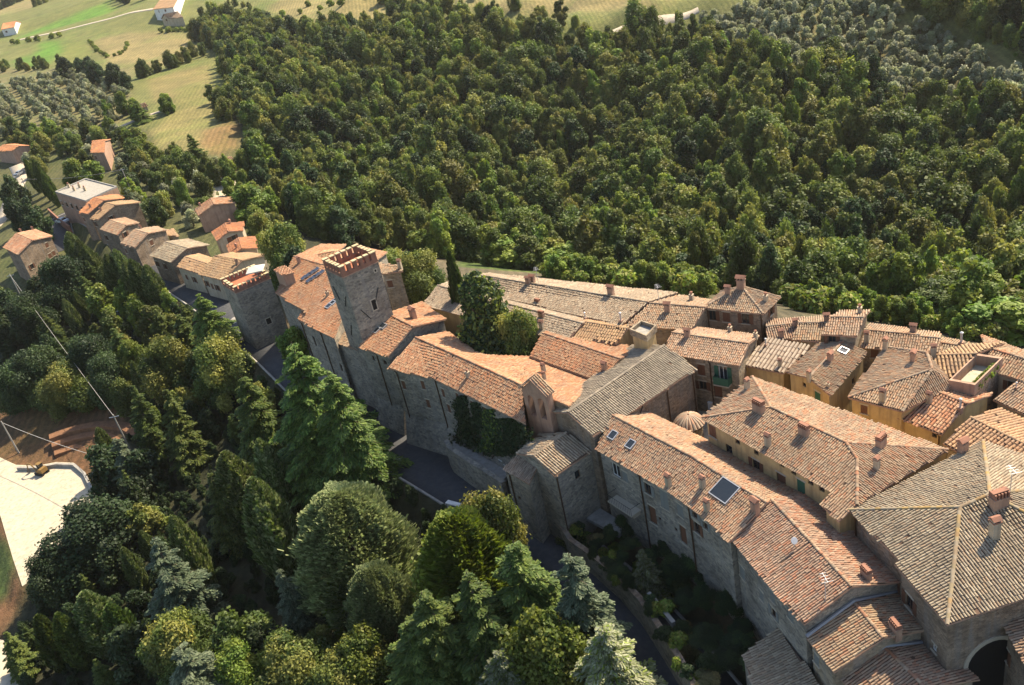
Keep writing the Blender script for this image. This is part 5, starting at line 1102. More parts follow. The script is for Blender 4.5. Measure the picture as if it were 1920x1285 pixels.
def plant(kind, base, h, r=None, label=None, group=None, var=None, cat='tree'):
    L = PROTO[kind]; cm_, tm, ph, pr_ = L[rnd.randrange(len(L)) if var is None else var % len(L)]
    sz = h/ph; sx = (r/pr_) if r else sz*rnd.uniform(0.9, 1.12)
    e = bpy.data.objects.new(KIND[kind], None); COL.objects.link(e); e.location = tuple(map(float, base)); e.rotation_euler = (rnd.gauss(0, 0.03), rnd.gauss(0, 0.03), rnd.uniform(0, 6.28)); e.scale = (sx, sx*rnd.uniform(0.94, 1.06), sz); e.empty_display_size = 0.3
    for nm, me in (('trunk', tm), ('crown', cm_)):
        o = bpy.data.objects.new(nm, me); COL.objects.link(o); o.parent = e
    e['label'] = label; e['category'] = 'shrub' if kind == 'shrub' else cat
    if group: e['group'] = group
    return e
TREES = []   # (x, y, radius) of what is planted, to keep scatter apart
def top(kind, px, py, h, r, label, var=None):
    b = stand(px, py, h); TREES.append((b[0], b[1], r*0.75)); return plant(kind, b, h, r, label, None, var)
# -- trees one can point at, by the pixel of their tops
T = [
 ('cedar',545,632,21,8.2,'largest green cedar with spreading boughs in front of the gallery wing',0),
 ('cedar',452,700,15,5.5,'cedar left of the largest one, bright green boughs',1),
 ('cedar',606,688,18,6.4,'second great cedar reaching towards the castle road',1),
 ('cedar',560,770,15,5.0,'lower cedar in front of the two great ones',0),
 ('dome',612,922,16,5.7,'great rounded dome conifer with scale-like foliage in the grove',0),
 ('blue',522,1062,10,2.6,'small blue cedar at the left foot of the dome conifer',0),
 ('goldcol',628,1085,8,1.8,'narrow golden green conifer at the right foot of the dome conifer',0),
 ('dome',697,1062,12,3.4,'olive green bushy conifer just right of the dome conifer',0),
 ('goldcol',848,968,15,4.2,'tall yellow green conifer nearest the road bend',0),
 ('gold',820,1010,13,3.6,'yellow green broadleaf beside the tall yellow conifer',0),
 ('big_oak',908,940,12,3.4,'dark green pointed broadleaf touching the road beside the yellow conifer',0),
 ('fir',972,1005,15,4.8,'broad green fir between yellow conifer and blue spruce',0),
 ('blue',1072,1032,14,4.0,'blue green spruce standing out against the dark road',1),
 ('fir',880,1075,15,5.0,'green fir in front of the tall yellow green conifer',1),
 ('fir',800,1100,14,4.6,'dark fir left of the bottom yellow conifers',0),
 ('blue',285,1005,16,4.6,'silvery blue cedar with loose boughs in the dark grove',0),
 ('column',468,905,15,2.4,'dark column conifer with sunlit tip left of the dome conifer',0),
 ('column',486,832,14,1.9,'slender column conifer above the dark column',0),
 ('fir',300,733,14,3.6,'sunlit green fir right of the earth terraces',1),
 ('fir',238,722,14,3.0,'bright green fir nearest the earth terraces',0),
 ('blue',212,818,11,3.2,'brownish cedar beside the pale forecourt',1),
 ('big_dark',165,955,9,7.0,'wide dark evergreen oak overhanging the pale forecourt',0),
 ('big_dark',80,1045,7,3.8,'smaller dark oak at the forecourt lower corner',0),
 ('column',318,965,14,1.7,'slim cypress behind the silvery blue cedar',0),
 ('cypress',62,1160,9,1.4,'leftmost slim cypress near the lower forecourt',0),
 ('cypress',105,1155,9,1.4,'second slim cypress from the lower forecourt',1),
 ('cypress',205,1138,9,1.6,'third slim cypress from the lower forecourt',0),
 ('column',150,1115,10,2.2,'bushy cypress between the slim ones at lower left',0),
 ('big_oak',305,1165,10,4.4,'round sunlit broadleaf near the bottom left',1),
 ('blue',345,1205,12,4.8,'pale blue cedar cut by the bottom edge',1),
 ('gold',430,1222,8,3.6,'yellowish round tree at the bottom between pale cedar and oaks',0),
 ('big_oak',535,1208,9,4.4,'mid green oak at the bottom below the dome conifer',0),
 ('gold',665,1190,9,3.8,'bright yellow green tree at the bottom centre',0),
 ('big_oak',620,1245,8,3.6,'small oak at the bottom edge left of the yellow tree',1),
 ('gold',1015,1160,11,4.4,'olive yellow broadleaf at the bottom beside the road',0),
 ('pale',1125,1168,12,4.2,'pale silvery conifer at the bottom along the road',0),
 ('fir',760,1170,12,4.2,'green fir at the bottom centre right of the yellow tree',0),
 ('pale',930,1215,10,3.8,'dull green conifer at the bottom under the green fir',0),
 ('pale',1207,1033,7,2.0,'small feathery conifer on the garden wall above the road',0),
 ('column',420,850,13,2.6,'dark fir with brown tips in the middle of the grove',0),
 ('fir',385,880,13,3.2,'shaded fir left of the dark column conifer',1),
 ('laurel',895,500,16,5.4,'massive dark conical evergreen in the castle courtyard',0),
 ('cypress',838,474,15,1.0,'thin dark cypress rising behind the courtyard evergreen',0),
 ('big_oak',972,592,10,2.9,'green bush tree right of the courtyard evergreen',0),
 ('big_oak',770,478,8,4.6,'dense rounded laurel hedge tree behind the square block',0),
 ('big_oak',725,472,7,3.8,'rounded green tree just behind the tall tower',1),
 ('big_oak',520,428,12,4.4,'green tree left of the castle roofs with street behind',0),
 ('dark',548,470,9,3.2,'dark tree touching the castle hall ridge',0),
 ('cedar',372,545,12,4.8,'green cedar between road and striped village roof',0),
 ('fir',330,588,11,4.2,'bright green fir below the village row',1),
 ('big_dark',105,490,11,6.0,'big dark yew below the lone gabled house',0),
 ('big_dark',40,560,10,5.2,'dark spreading tree at the left edge under the wires',0),
 ('light',170,535,9,3.4,'light green tree beside the big dark yew',0),
 ('gold',232,640,9,3.4,'yellow brown tree at the top of the shaded slope',0),
 ('light',246,560,8,2.8,'small light tree among the garden terraces',1),
 ('fir',205,612,11,3.4,'green fir above the shaded slope',0),
 ('big_oak',300,640,11,5.2,'broad green tree at the bend of the slope',1),
 ('big_oak',395,640,11,4.8,'broad green tree left of the castle drive',0),
 ('big_dark',150,640,10,5.4,'dark tree mass above the earth terraces',0),
 ('big_dark',15,690,9,5.0,'dark tree at the left edge right above the bare earth',0),
 ('big_oak',110,690,9,4.6,'broad tree shading the bare earth above the terraces',0),
 ('big_dark',190,672,9,4.2,'dark tree at the upper end of the bare earth',0),
 ('big_dark',60,660,10,5.6,'dark tree mass at the left edge above the terraces',0),
 ('light',540,610,8,2.6,'yellow lit conifer between corner tower and largest cedar',2),
 ('cedar',250,175+10,9,3.8,'dark conifer standing in the field corner',0),
 ('fir',352,248,12,3.6,'tall pointed fir beside the round brown field',0),
 ('blue',235,348,11,3.2,'grey green cedar behind the orange cottage',0),
 ('light',455,345,10,5.0,'bright green round tree below the gravel yard',0),
 ('olive',470,280,7,3.6,'grey green tree at the top of the gravel yard',0),
 ('light',130,300,8,3.8,'bright green pair of trees below the pink house, left one',1),
 ('light',168,300,8,3.8,'bright green pair of trees below the pink house, right one',0),
]
for a in T: top(*a)
for k, (x, y, h) in enumerate(((48,300,11),(58,302,11.5),(66,306,12),(74,312,12),(82,322,11))): b = stand(x, y, h); TREES.append((b[0], b[1], 1.2)); plant('cypress', b, h, 1.3, 'tall cypress in the tight row by the village lane', 'cypress row by the lane', k)
for k, (x, y, h) in enumerate(((125,435,10),(142,452,11),(160,462,10),(200,478,11),(215,470,11),(236,492,10),(252,484,12),(268,500,10),(185,500,9))): b = stand(x, y, h); TREES.append((b[0], b[1], 1.4)); plant('column', b, h, 1.9, 'dense cypress in the band below the lower village row', 'cypresses below the village row', k)
for k, (x, y, h) in enumerate(((22,375,10),(45,372,10),(15,330,11),(5,350,11),(60,395,9))): b = stand(x, y, h); TREES.append((b[0], b[1], 2)); plant('dark', b, h, 3.2, 'dark tree lining the village lane at the left edge', 'dark trees by the lane', k)

# -- scatter: points on the terrain, kept where the photograph shows that cover
FOOT = [np.array([[q[0], q[1]] for q in o]) for o in [h.outline for h in [cm,cf,kb,kc,kd,k7,k8,k9,ka,kb2,ch,sa,f1,f2,g1,g2,pz,hp,c1,c2,c3,c4,c5,c6,c7]+VH]]
def scatter(polys, step, jit=0.42, near=0.0, avoid=2.0, holes=()):
    xs = np.arange(-420, 330, step); ys = np.arange(25, 700, step); X, Y = np.meshgrid(xs, ys); X = (X+(np.arange(len(ys)) % 2)[:, None]*step*0.5).ravel(); Y = Y.ravel()
    X = X+rng.uniform(-jit, jit, X.shape)*step; Y = Y+rng.uniform(-jit, jit, Y.shape)*step
    rough = in_poly(*proj(np.stack([X, Y, np.full(X.shape, -10.0)], 1)), [(-500,-150),(2400,-150),(2400,1450),(-500,1450)]); X, Y = X[rough], Y[rough]
    Z = H(X, Y); P = np.stack([X, Y, Z], 1); px, py = proj(P); k = np.zeros(len(P), bool)
    for q in polys: k |= in_poly(px, py, q)
    for q in holes: k &= ~in_poly(px, py, q)
    k &= (px > -90) & (px < 2010) & (py > -60) & (py < 1380)
    P = P[k]
    if not len(P): return P
    d, _ = seg_dist(P[:, 0], P[:, 1], ROAD); k = d > 4.2+near
    for f in FOOT:
        dd, _ = seg_dist(P[:, 0], P[:, 1], np.array([[*q, 0] for q in np.vstack([f, f[:1]])])); k &= (dd > near+0.8) & ~in_poly(P[:, 0], P[:, 1], f)
    for (x, y, r) in TREES: k &= np.hypot(P[:, 0]-x, P[:, 1]-y) > r+avoid*0.4
    k &= ~in_poly(P[:, 0], P[:, 1], PLAZA)
    return P[k]
WOOD = [[(372,75),(405,42),(440,45),(520,62),(575,72),(640,60),(720,50),(760,30),(830,45),(860,55),(1000,60),(1075,95),(1140,80),(1215,72),(1330,75),(1420,125),(1500,150),(1560,140),(1640,170),(1700,215),(1800,205),(1930,215),(2010,225),(2010,660),(1860,640),(1760,612),(1640,590),(1480,572),(1330,545),(1230,530),(1100,515),(930,500),(800,482),(660,462),(580,450),(480,350),(470,300),(505,270),(462,235),(430,215),(452,170),(415,140),(425,110),(395,95)], [(1600,-90),(2010,-90),(2010,130),(1900,110),(1780,50),(1680,10)]]
W = scatter(WOOD, 3.9, 0.6, near=2.5)
dist = np.linalg.norm(W-CAM, axis=1); W = W[np.argsort(dist)]
px, py = proj(W); vis = (px > -30) & (px < 1950) & (py > -20) & (py < 1300)
first = W[vis][:300]; rest = np.vstack([W[vis][300:], W[~vis]])
nz = lambda p, s: math.sin(p[0]*s+1.3)*math.sin(p[1]*s*0.8+0.4)+0.5*math.sin(p[0]*s*2.3+p[1]*s*1.7)
LAB = {'oak':('round broadleaf tree in the dense wood behind the town','broadleaf trees of the wood'),'dark':('dark evergreen oak in the dense wood behind the town','dark oaks of the wood'),'light':('light green tree in the dense wood behind the town','light green trees of the wood')}
def zone(p):
    x, y = proj(p); return 'behind the castle' if x < 800 else 'behind the long back row' if x < 1300 else 'behind the pyramid house' if x < 1560 else 'behind the high back house' if x < 1720 else 'behind the houses at the right edge'
def wood_kind(p):
    v_ = nz(p, 0.05)+rnd.gauss(0, 0.5); return 'dark' if v_ < -0.75 else ('light' if v_ > 0.85 else 'oak')
for p in first:
    k = wood_kind(p); plant(k, p, rnd.choice((rnd.uniform(5, 8), rnd.uniform(8, 14))), rnd.uniform(2.0, 4.9), LAB[k][0].replace('behind the town', zone(p)), LAB[k][1])
def stuff_trees(name, pts, kinds, hs, label, cat, wts=None):
    """a far wood that reads as one mass: crowns set on points"""
    N = len(pts); me = bpy.data.meshes.new(name); me.vertices.add(N); me.vertices.foreach_set('co', np.asarray(pts, np.float32).ravel())
    srcs = [(q[0], q[2], q[3]) for k in kinds for q in PROTO[k]]; idx = np.array([rnd.randrange(len(srcs)) for _ in range(N)], np.int32)
    sc_ = np.empty((N, 3), np.float32); ro = np.zeros((N, 3), np.float32); ro[:, 2] = rng.uniform(0, 6.28, N)
    for i in range(N): h = rnd.uniform(*hs)*(1.0 if rnd.random() < 0.72 else rnd.choice((0.62, 1.25))); q = srcs[idx[i]]; sx = h/q[1]*rnd.uniform(0.6, 1.15); sc_[i] = (sx, sx, h/q[1])
    a = me.attributes.new('which', 'INT', 'POINT'); a.data.foreach_set('value', idx); a = me.attributes.new('size', 'FLOAT_VECTOR', 'POINT'); a.data.foreach_set('vector', sc_.ravel()); a = me.attributes.new('turn', 'FLOAT_VECTOR', 'POINT'); a.data.foreach_set('vector', ro.ravel())
    o = link(name, me); tag(o, label, cat, None, 'stuff')
    ng = bpy.data.node_groups.new(name, 'GeometryNodeTree'); ng.interface.new_socket('Geometry', in_out='INPUT', socket_type='NodeSocketGeometry'); ng.interface.new_socket('Geometry', in_out='OUTPUT', socket_type='NodeSocketGeometry')
    gi = ng.nodes.new('NodeGroupInput'); go = ng.nodes.new('NodeGroupOutput'); ip = ng.nodes.new('GeometryNodeInstanceOnPoints'); jg = ng.nodes.new('GeometryNodeJoinGeometry')
    names = []
    for (mm, _, _) in reversed(srcs):      # sources are crowns of trees that stand in the scene
        so_ = next(ob for ob in bpy.data.objects if ob.data == mm); oi_ = ng.nodes.new('GeometryNodeObjectInfo'); oi_.inputs['Object'].default_value = so_; oi_.inputs['As Instance'].default_value = True; ng.links.new(oi_.outputs['Geometry'], jg.inputs[0])
    def att(nm, ty): n = ng.nodes.new('GeometryNodeInputNamedAttribute'); n.data_type = ty; n.inputs['Name'].default_value = nm; return n.outputs['Attribute']
    ip.inputs['Pick Instance'].default_value = True; ng.links.new(gi.outputs[0], ip.inputs['Points']); ng.links.new(jg.outputs[0], ip.inputs['Instance']); ng.links.new(att('which', 'INT'), ip.inputs['Instance Index'])
    er = ng.nodes.new('FunctionNodeEulerToRotation'); ng.links.new(att('turn', 'FLOAT_VECTOR'), er.inputs[0]); ng.links.new(er.outputs[0], ip.inputs['Rotation']); ng.links.new(att('size', 'FLOAT_VECTOR'), ip.inputs['Scale']); ng.links.new(ip.outputs[0], go.inputs[0])
    o.modifiers.new('set', 'NODES').node_group = ng; return o
stuff_trees('wood', rest, ('oak', 'oak', 'dark', 'light'), (5, 11.5), 'dense broadleaf wood covering the hillside beyond the town', 'wood')
# scrub along the edge behind the back row
EDGE = scatter([[(760,470),(880,478),(1000,492),(1120,508),(1240,525),(1330,545),(1330,560),(1220,548),(1100,535),(960,512),(880,505),(780,495)], [(1470,560),(1560,572),(1650,590),(1780,615),(1900,640),(1900,655),(1760,625),(1640,605),(1480,580)]], 2.1, near=0.3)
for p in EDGE[:260]: k = 'shrub' if rnd.random() < 0.6 else 'light'; plant(k, p, rnd.uniform(1.4, 3.8) if k == 'shrub' else rnd.uniform(2.6, 5.5), None, 'light green scrub along the wood edge behind the back row' if k == 'shrub' else 'low light green tree at the wood edge behind the back row', 'scrub behind the back row' if k == 'shrub' else 'edge trees behind the back row')
# olive groves
OL1 = scatter([[(0,135),(120,132),(160,150),(235,150),(245,180),(225,215),(215,230),(130,255),(60,235),(0,225)]], 7.0, 0.25)
for p in OL1[:140]: plant('olive', p, rnd.uniform(3.6, 5.2), None, 'grey green olive tree in the grove above the lower village', 'olive grove above the village')
OL2 = scatter([[(1300,40),(1500,-10),(1640,0),(1720,50),(1800,90),(1900,135),(1930,200),(1800,200),(1700,210),(1640,165),(1560,135),(1500,145),(1420,120)]], 4.3, 0.45)
OL2 = OL2[np.argsort(np.linalg.norm(OL2-CAM, axis=1))]
for p in OL2[:300]: plant('olive', p, rnd.uniform(3.6, 5.4), None, 'grey green olive tree on the hillside above the wood', 'hillside olives above the wood')
if len(OL2) > 300: stuff_trees('olive_grove', OL2[300:], ('olive',), (3.4, 5.2), 'pale olive grove high on the hillside at upper right', 'olive grove')
# hedgerows and field trees
def row(pts, n, kind, hs, label, group, jit=2.0):
    P = [ground(*p) for p in pts]; L = np.cumsum([0]+[np.linalg.norm(b-a) for a, b in zip(P[:-1], P[1:])])
    for k in range(n):
        s_ = L[-1]*(k+0.5)/n; i = int(np.searchsorted(L, s_))-1; i = max(0, min(i, len(P)-2)); q = P[i]+(P[i+1]-P[i])*((s_-L[i])/(L[i+1]-L[i])); q[:2] += rng.normal(0, jit, 2); q[2] = float(H(q[0], q[1])); plant(kind, q, rnd.uniform(*hs), None, label, group)
row([(128,143),(160,150),(200,158),(225,168),(250,172)], 9, 'dark', (8, 12), 'dark round tree of the hedge between field and olive grove', 'dark field hedge')
row([(262,148),(300,135),(345,118),(372,105)], 11, 'oak', (5, 8), 'green hedge tree along the dry field edge', 'field edge hedge')
row([(430,5),(470,18),(500,40),(535,75)], 16, 'oak', (3, 5), 'low bush of the thin hedge on the upper slope', 'upper slope hedge', 1.2)
row([(165,78),(180,92),(200,108),(225,104),(242,82)], 26, 'shrub', (1.2, 2.4), 'low scrub line across the dry field', 'scrub line in the field', 0.6)
row([(300,62),(335,58),(370,62)], 12, 'shrub', (1.5, 3), 'bush on the bank below the farmhouse', 'bank bushes', 1.0)
row([(15,128),(60,130),(110,128)], 12, 'oak', (4, 7), 'hedge tree between green field and olive grove', 'field hedge at left', 2)
row([(60,15),(110,-5)], 6, 'oak', (5, 8), 'hedge tree at the top edge beyond the green field', 'top hedge', 2)
row([(540,20),(620,25),(690,15)], 9, 'shrub', (1.5, 3.5), 'bush dotted on the dry upper slope', 'upper slope bushes', 6)
row([(395,190),(420,200),(450,225)], 7, 'oak', (6, 10), 'tree of the wood edge beside the brown field', 'wood edge by the brown field', 3)
row([(700,10),(760,15),(820,25),(850,30)], 10, 'oak', (6, 10), 'tree of the row at the top of the wood', 'trees above the wood')
row([(210,-2),(255,4),(282,-2)], 5, 'dark', (9, 13), 'dark tree beside the cream farmhouse', 'farmhouse trees')
row([(0,20),(20,10),(45,0)], 6, 'dark', (7, 10), 'dark tree at the top left corner', 'top left trees')
row([(30,80),(75,76),(120,68)], 8, 'shrub', (2, 3.5), 'small bush along the farm track', 'farm track bushes')
row([(300,205),(320,215),(340,205)], 5, 'light', (5, 7), 'green bush tree beside the stone hut', 'hut bushes')
row([(225,215),(240,225),(262,232)], 5, 'light', (6, 9), 'green tree just left of the stone hut', 'hut trees', 3)
row([(560,70),(575,55)], 2, 'light', (7, 9), 'lone light tree on the dry upper slope', 'upper slope trees')
row([(860,30),(900,20),(1000,28),(1080,60)], 9, 'oak', (5, 9), 'tree fringing the upper wood below the dry field', 'upper wood fringe', 4)
# dark low growth, added so gaps in the grove read as shade
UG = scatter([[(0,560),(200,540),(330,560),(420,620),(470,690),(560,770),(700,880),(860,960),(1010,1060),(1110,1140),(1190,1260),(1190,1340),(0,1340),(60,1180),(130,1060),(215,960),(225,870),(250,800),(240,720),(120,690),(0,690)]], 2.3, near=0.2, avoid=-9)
stuff_trees('undergrowth', UG, ('dark',), (1.0, 2.6), 'dark undergrowth added as shade between the trees of the grove below the castle', 'undergrowth')
# gardens of the lower village
GD = scatter([[(215,250),(290,290),(370,300),(410,320),(415,380),(360,400),(350,440),(300,430),(245,400),(230,340),(180,320),(120,290),(60,250),(120,255)], [(430,330),(470,330),(520,400),(560,450),(510,470),(480,430),(440,410)], [(0,240),(70,250),(100,300),(90,340),(40,300),(0,270)], [(350,410),(395,400),(400,430),(390,450),(360,440)]], 6.0, near=1.0)
for p in GD[:220]:
    u_ = rnd.random(); k = 'oak' if u_ < 0.42 else 'light' if u_ < 0.68 else 'olive' if u_ < 0.88 else 'dark'
    plant(k, p, rnd.uniform(4.5, 8) if k != 'olive' else rnd.uniform(3.5, 5), None, {'oak':'broadleaf tree in the gardens above the village row','light':'light green tree in the gardens above the village row','olive':'olive tree in the gardens above the village row','dark':'dark tree in the gardens above the village row'}[k], {'oak':'garden broadleaf trees','light':'garden light trees','olive':'garden olives','dark':'garden dark trees'}[k])
# grove filling the slope below the castle
GR = scatter([[(100,560),(200,540),(330,560),(420,620),(470,680),(560,760),(660,860),(690,960),(640,960),(560,900),(430,900),(330,850),(250,800),(240,720),(120,690),(0,690),(0,580)], [(210,860),(330,900),(500,960),(520,1060),(400,1100),(260,1090),(190,1020)], [(100,1050),(300,1100),(500,1150),(760,1200),(1000,1230),(1180,1260),(1180,1330),(0,1330),(70,1180)]], 5.6, near=1.5, holes=[[(330,820),(470,860),(520,960),(520,1150),(420,1160),(330,1080)],[(640,900),(760,930),(830,1010),(760,1130),(690,1100)]])
for p in GR[:190]:
    u_ = rnd.random(); k = 'oak' if u_ < 0.2 else 'dark' if u_ < 0.55 else 'fir' if u_ < 0.82 else 'light' if u_ < 0.86 else 'column'
    plant(k, p, rnd.uniform(4, 9), None, {'oak':'broadleaf tree filling the grove below the castle','dark':'dark evergreen filling the grove below the castle','fir':'small fir filling the grove below the castle','light':'light green sapling in the grove below the castle','column':'slim cypress filling the grove below the castle'}[k], {'oak':'grove broadleaf trees','dark':'grove evergreens','fir':'grove firs','light':'grove saplings','column':'grove cypresses'}[k])

# ------------------------------------------------------------------ walls, gardens, street furniture
def low_wall(name, label, pxs, zt, hgt, th=0.45, mat='stone_grey', cat='wall', cap=None):
    P = [at(x, y, zt if not hasattr(zt, '__len__') else zt[i]) for i, (x, y) in enumerate(pxs)]; o0 = P[0].copy(); o0[2] -= hgt
    root = empty(name, o0); tag(root, label, cat); b = MB(); c = MB()
    d = [unit((P[min(i+1, len(P)-1)]-P[max(i-1, 0)])[:2]) for i in range(len(P))]; n = [np.array([-q[1], q[0]]) for q in d]
    for i in range(len(P)-1):
        q = []
        for z0, t2 in ((-hgt, th*1.25), (0, th)):
            q += [(*(P[i][:2]-n[i]*t2/2), P[i][2]+z0), (*(P[i+1][:2]-n[i+1]*t2/2), P[i+1][2]+z0), (*(P[i+1][:2]+n[i+1]*t2/2), P[i+1][2]+z0), (*(P[i][:2]+n[i]*t2/2), P[i][2]+z0)]
        b.hexa(q, mat)
        q = []
        for z0 in (0.003, 0.09): q += [(*(P[i][:2]-n[i]*(th/2+0.05)), P[i][2]+z0), (*(P[i+1][:2]-n[i+1]*(th/2+0.05)), P[i+1][2]+z0), (*(P[i+1][:2]+n[i+1]*(th/2+0.05)), P[i+1][2]+z0), (*(P[i][:2]+n[i]*(th/2+0.05)), P[i][2]+z0)]
        c.hexa(q, cap or 'travertine')
    b.obj('masonry', root, o0); c.obj('coping', root, o0); return root
low_wall('garden_wall', 'high rubble wall holding the terrace garden above the road', [(836,826),(842,838),(870,858),(905,880),(944,905)], [0.1,0.1,0,0,0], 5.0, 0.5, cap='stone_grey')
low_wall('retaining_wall', 'long curved retaining wall between lower garden and road', [(1052,985),(1070,1012),(1110,1040),(1160,1080),(1200,1122),(1240,1180),(1275,1235),(1310,1300)], [-2.1,-2.1,-2.2,-2.25,-2.3,-2.4,-2.5,-2.6], 4.5, 0.45, cap='stone_brown')
low_wall('bed_edging', 'white concrete edging strip in the lower garden', [(1216,1112),(1240,1140),(1263,1168)], -2.2, 0.5, 0.3, 'concrete', 'wall', 'concrete')
low_wall('stair_parapet', 'white stepped parapet beside the church street', [(1330,757),(1345,745),(1356,741),(1366,741)], [2.4,2.4,2.9,2.9], 3.2, 0.5, 'plaster_white', 'wall', 'plaster_white')
low_wall('forecourt_kerb', 'low pale kerb wall round the head of the forecourt', [(32,877),(70,877),(105,870),(138,871),(158,888),(174,922),(190,962)], -15.4, 1.2, 0.35, 'concrete', 'wall', 'concrete')
low_wall('yard_wall', 'low wall with dark coping beside the village car park', [(90,392),(112,412),(130,425)], -4.2, 2.0, 0.3, 'brick', 'wall', 'brick')
sq = [at(*p, 0.9) for p in ((1308,700),(1352,730),(1352,752),(1332,770),(1345,800),(1330,838),(1306,850),(1296,800),(1300,760))]
slab('church_street', sq, 0.95, 'pale_paving', 1.5)
slab('garden_terrace', [at(*p, -0.9) for p in ((850,840),(944,900),(975,862),(990,800),(845,795))], -0.88, 'street_paving', 0.6)
slab('patio', [at(*p, -2.3) for p in ((1100,972),(1160,1004),(1178,985),(1120,950))], -2.28, 'concrete', 0.4)
# curtain wall closing the gap between castle range and wing
ea, eb = cf.outline[1], kc.outline[0]; tf = TW[2][3]
cw = House('curtain_block', 'low shaded curtain block at the foot of the tall tower', 'castle', None, 'stone_grey', 'old', base=-4.2, over=0.02)
ta = np.array([ea[0]-0.6, ea[1]+2.2, 6.6]); tb = np.array([eb[0]+0.6, eb[1]+1.6, 6.6]); nb = unit(np.array([-(tb-ta)[1], (tb-ta)[0], 0])); 
cw.poly_roof([[ta, tb, tb+nb*5+np.array([0,0,1.0]), ta+nb*5+np.array([0,0,1.0])]], [ta, tb, tb+nb*5+np.array([0,0,1.0]), ta+nb*5+np.array([0,0,1.0])], []); cw.done()
# terraced earth steps above the forecourt
for k in range(3):
    r0 = 9.0+k*1.9; ctr = at(112, 905, -16); b = MB(); N = 12
    for i in range(N):
        a0, a1 = R_(22+i*7.6), R_(22+(i+1)*7.6); q = []
        for z in (-17.5, -15.3+k*0.75): q += [(ctr[0]+r*math.cos(a), ctr[1]+r*math.sin(a), z) for r, a in ((r0, a0), (r0, a1), (r0+1.9, a1), (r0+1.9, a0))][::-1]
        b.hexa(q, 'red_earth')
    tag(b.obj('earth_terrace'), kind='structure')
# garden tables and benches
def bench(px, py, z, ang, label):
    p = at(px, py, z); e = empty('picnic_table', p); e.rotation_euler = (0, 0, R_(ang)); tag(e, label, 'table')
    for nm, lo, hi in (('table_top', (-0.9,-0.35,0.68), (0.9,0.35,0.74)), ('bench_seat', (-0.9,-0.85,0.4), (0.9,-0.58,0.45)), ('bench_seat', (-0.9,0.58,0.4), (0.9,0.85,0.45))): bx(lo, hi, 'frame_white').obj(nm, e)
    for x in (-0.65, 0.65): b = MB(); b.hexa([(x-0.05,-0.75,0),(x+0.05,-0.75,0),(x+0.05,-0.62,0),(x-0.05,-0.62,0),(x-0.05,-0.3,0.68),(x+0.05,-0.3,0.68),(x+0.05,-0.18,0.68),(x-0.05,-0.18,0.68)],'dark_wood'); b.hexa([(x-0.05,0.62,0),(x+0.05,0.62,0),(x+0.05,0.75,0),(x-0.05,0.75,0),(x-0.05,0.18,0.68),(x+0.05,0.18,0.68),(x+0.05,0.3,0.68),(x-0.05,0.3,0.68)],'dark_wood'); b.obj('leg', e)
for k, (x, y, lb) in enumerate(((917,844,'upper left'),(925,848,'upper right'),(944,860,'lower left'),(951,866,'lower right'))): bench(x, y, -0.86, 30, 'white picnic table on the terrace garden, %s of four' % lb)
def block(name, label, px, py, z, dims, ang, mat):
    p = at(px, py, z); e = empty(name, p); e.rotation_euler = (0, 0, R_(ang)); tag(e, label, 'bench'); l, w_, h = dims
    bx((-l/2,-w_/2,h*0.7),(l/2,w_/2,h), mat).obj('seat', e)
    for x in (-l*0.35, l*0.35): bx((x-0.15,-w_*0.4,-0.2),(x+0.15,w_*0.4,h*0.7), mat).obj('support', e)
block('stone_bench', 'white stone bench at the road edge near the yellow conifer', 852, 950, -3.7, (2.0,0.6,0.5), -38, 'plaster_white')
block('stone_bench', 'small pale stone block on the road edge below the gallery wing', 747, 866, -3.3, (1.1,0.5,0.5), -30, 'plaster_white')
# ivy on the gallery wall
iw = max([w_ for w_ in kd.walls if w_['nrm']@np.array([-0.55,-0.83]) > 0.6], key=lambda w_: w_['L'])
def ivy(px0, px1, py0, py1, n, label, pal):
    g = np.random.default_rng(int(px0)); C = []; nn = np.array([*iw['nrm'], 0])
    a = np.array([*iw['a'], 0])
    for _ in range(n):
        t_ = g.random(); x = px0+(px1-px0)*(0.5+g.normal(0, 0.22+0.25*t_)+0.22*math.sin(t_*7+px0)); y = py0+(py1-py0)*t_; v = ray(x, y); q = CAM+v*(((a-CAM)@nn)/(v@nn)); C.append(q+nn*g.uniform(0.03, 0.12+0.7*t_*t_))
    C = np.array(C); o0 = C[np.argmin(C[:, 2])].copy(); dirn = unit(nn+g.normal(0, 0.6, C.shape)); t1 = unit(np.cross(dirn, g.normal(size=C.shape))); t2 = np.cross(dirn, t1)
    e = empty('ivy', o0); tag(e, label, 'ivy'); link('foliage', leaf_mesh('foliage', C-o0, t1*0.16, t2*0.13, palette(g, pal, len(C))), e)
    b = MB(); m0 = C[C[:, 2] < np.percentile(C[:, 2], 5)].mean(0); m1 = C[C[:, 2] > np.percentile(C[:, 2], 95)].mean(0); b.tube([m0-o0-np.array([0,0,1.0]), m1-o0], [0.08, 0.03], 'bark', 5); b.obj('stem', e)
ivy(858,882,742,830,1500,'ivy climbing the gallery wall, leftmost of the four',DARK); ivy(885,902,755,835,1300,'ivy climbing the gallery wall, second from the left',DARK); ivy(908,930,768,842,1600,'ivy climbing the gallery wall, third from the left',DARK+LIGHT[:1]); ivy(935,978,785,850,2600,'widest dark ivy sheet on the gallery wall beside the bell gable',DARK)
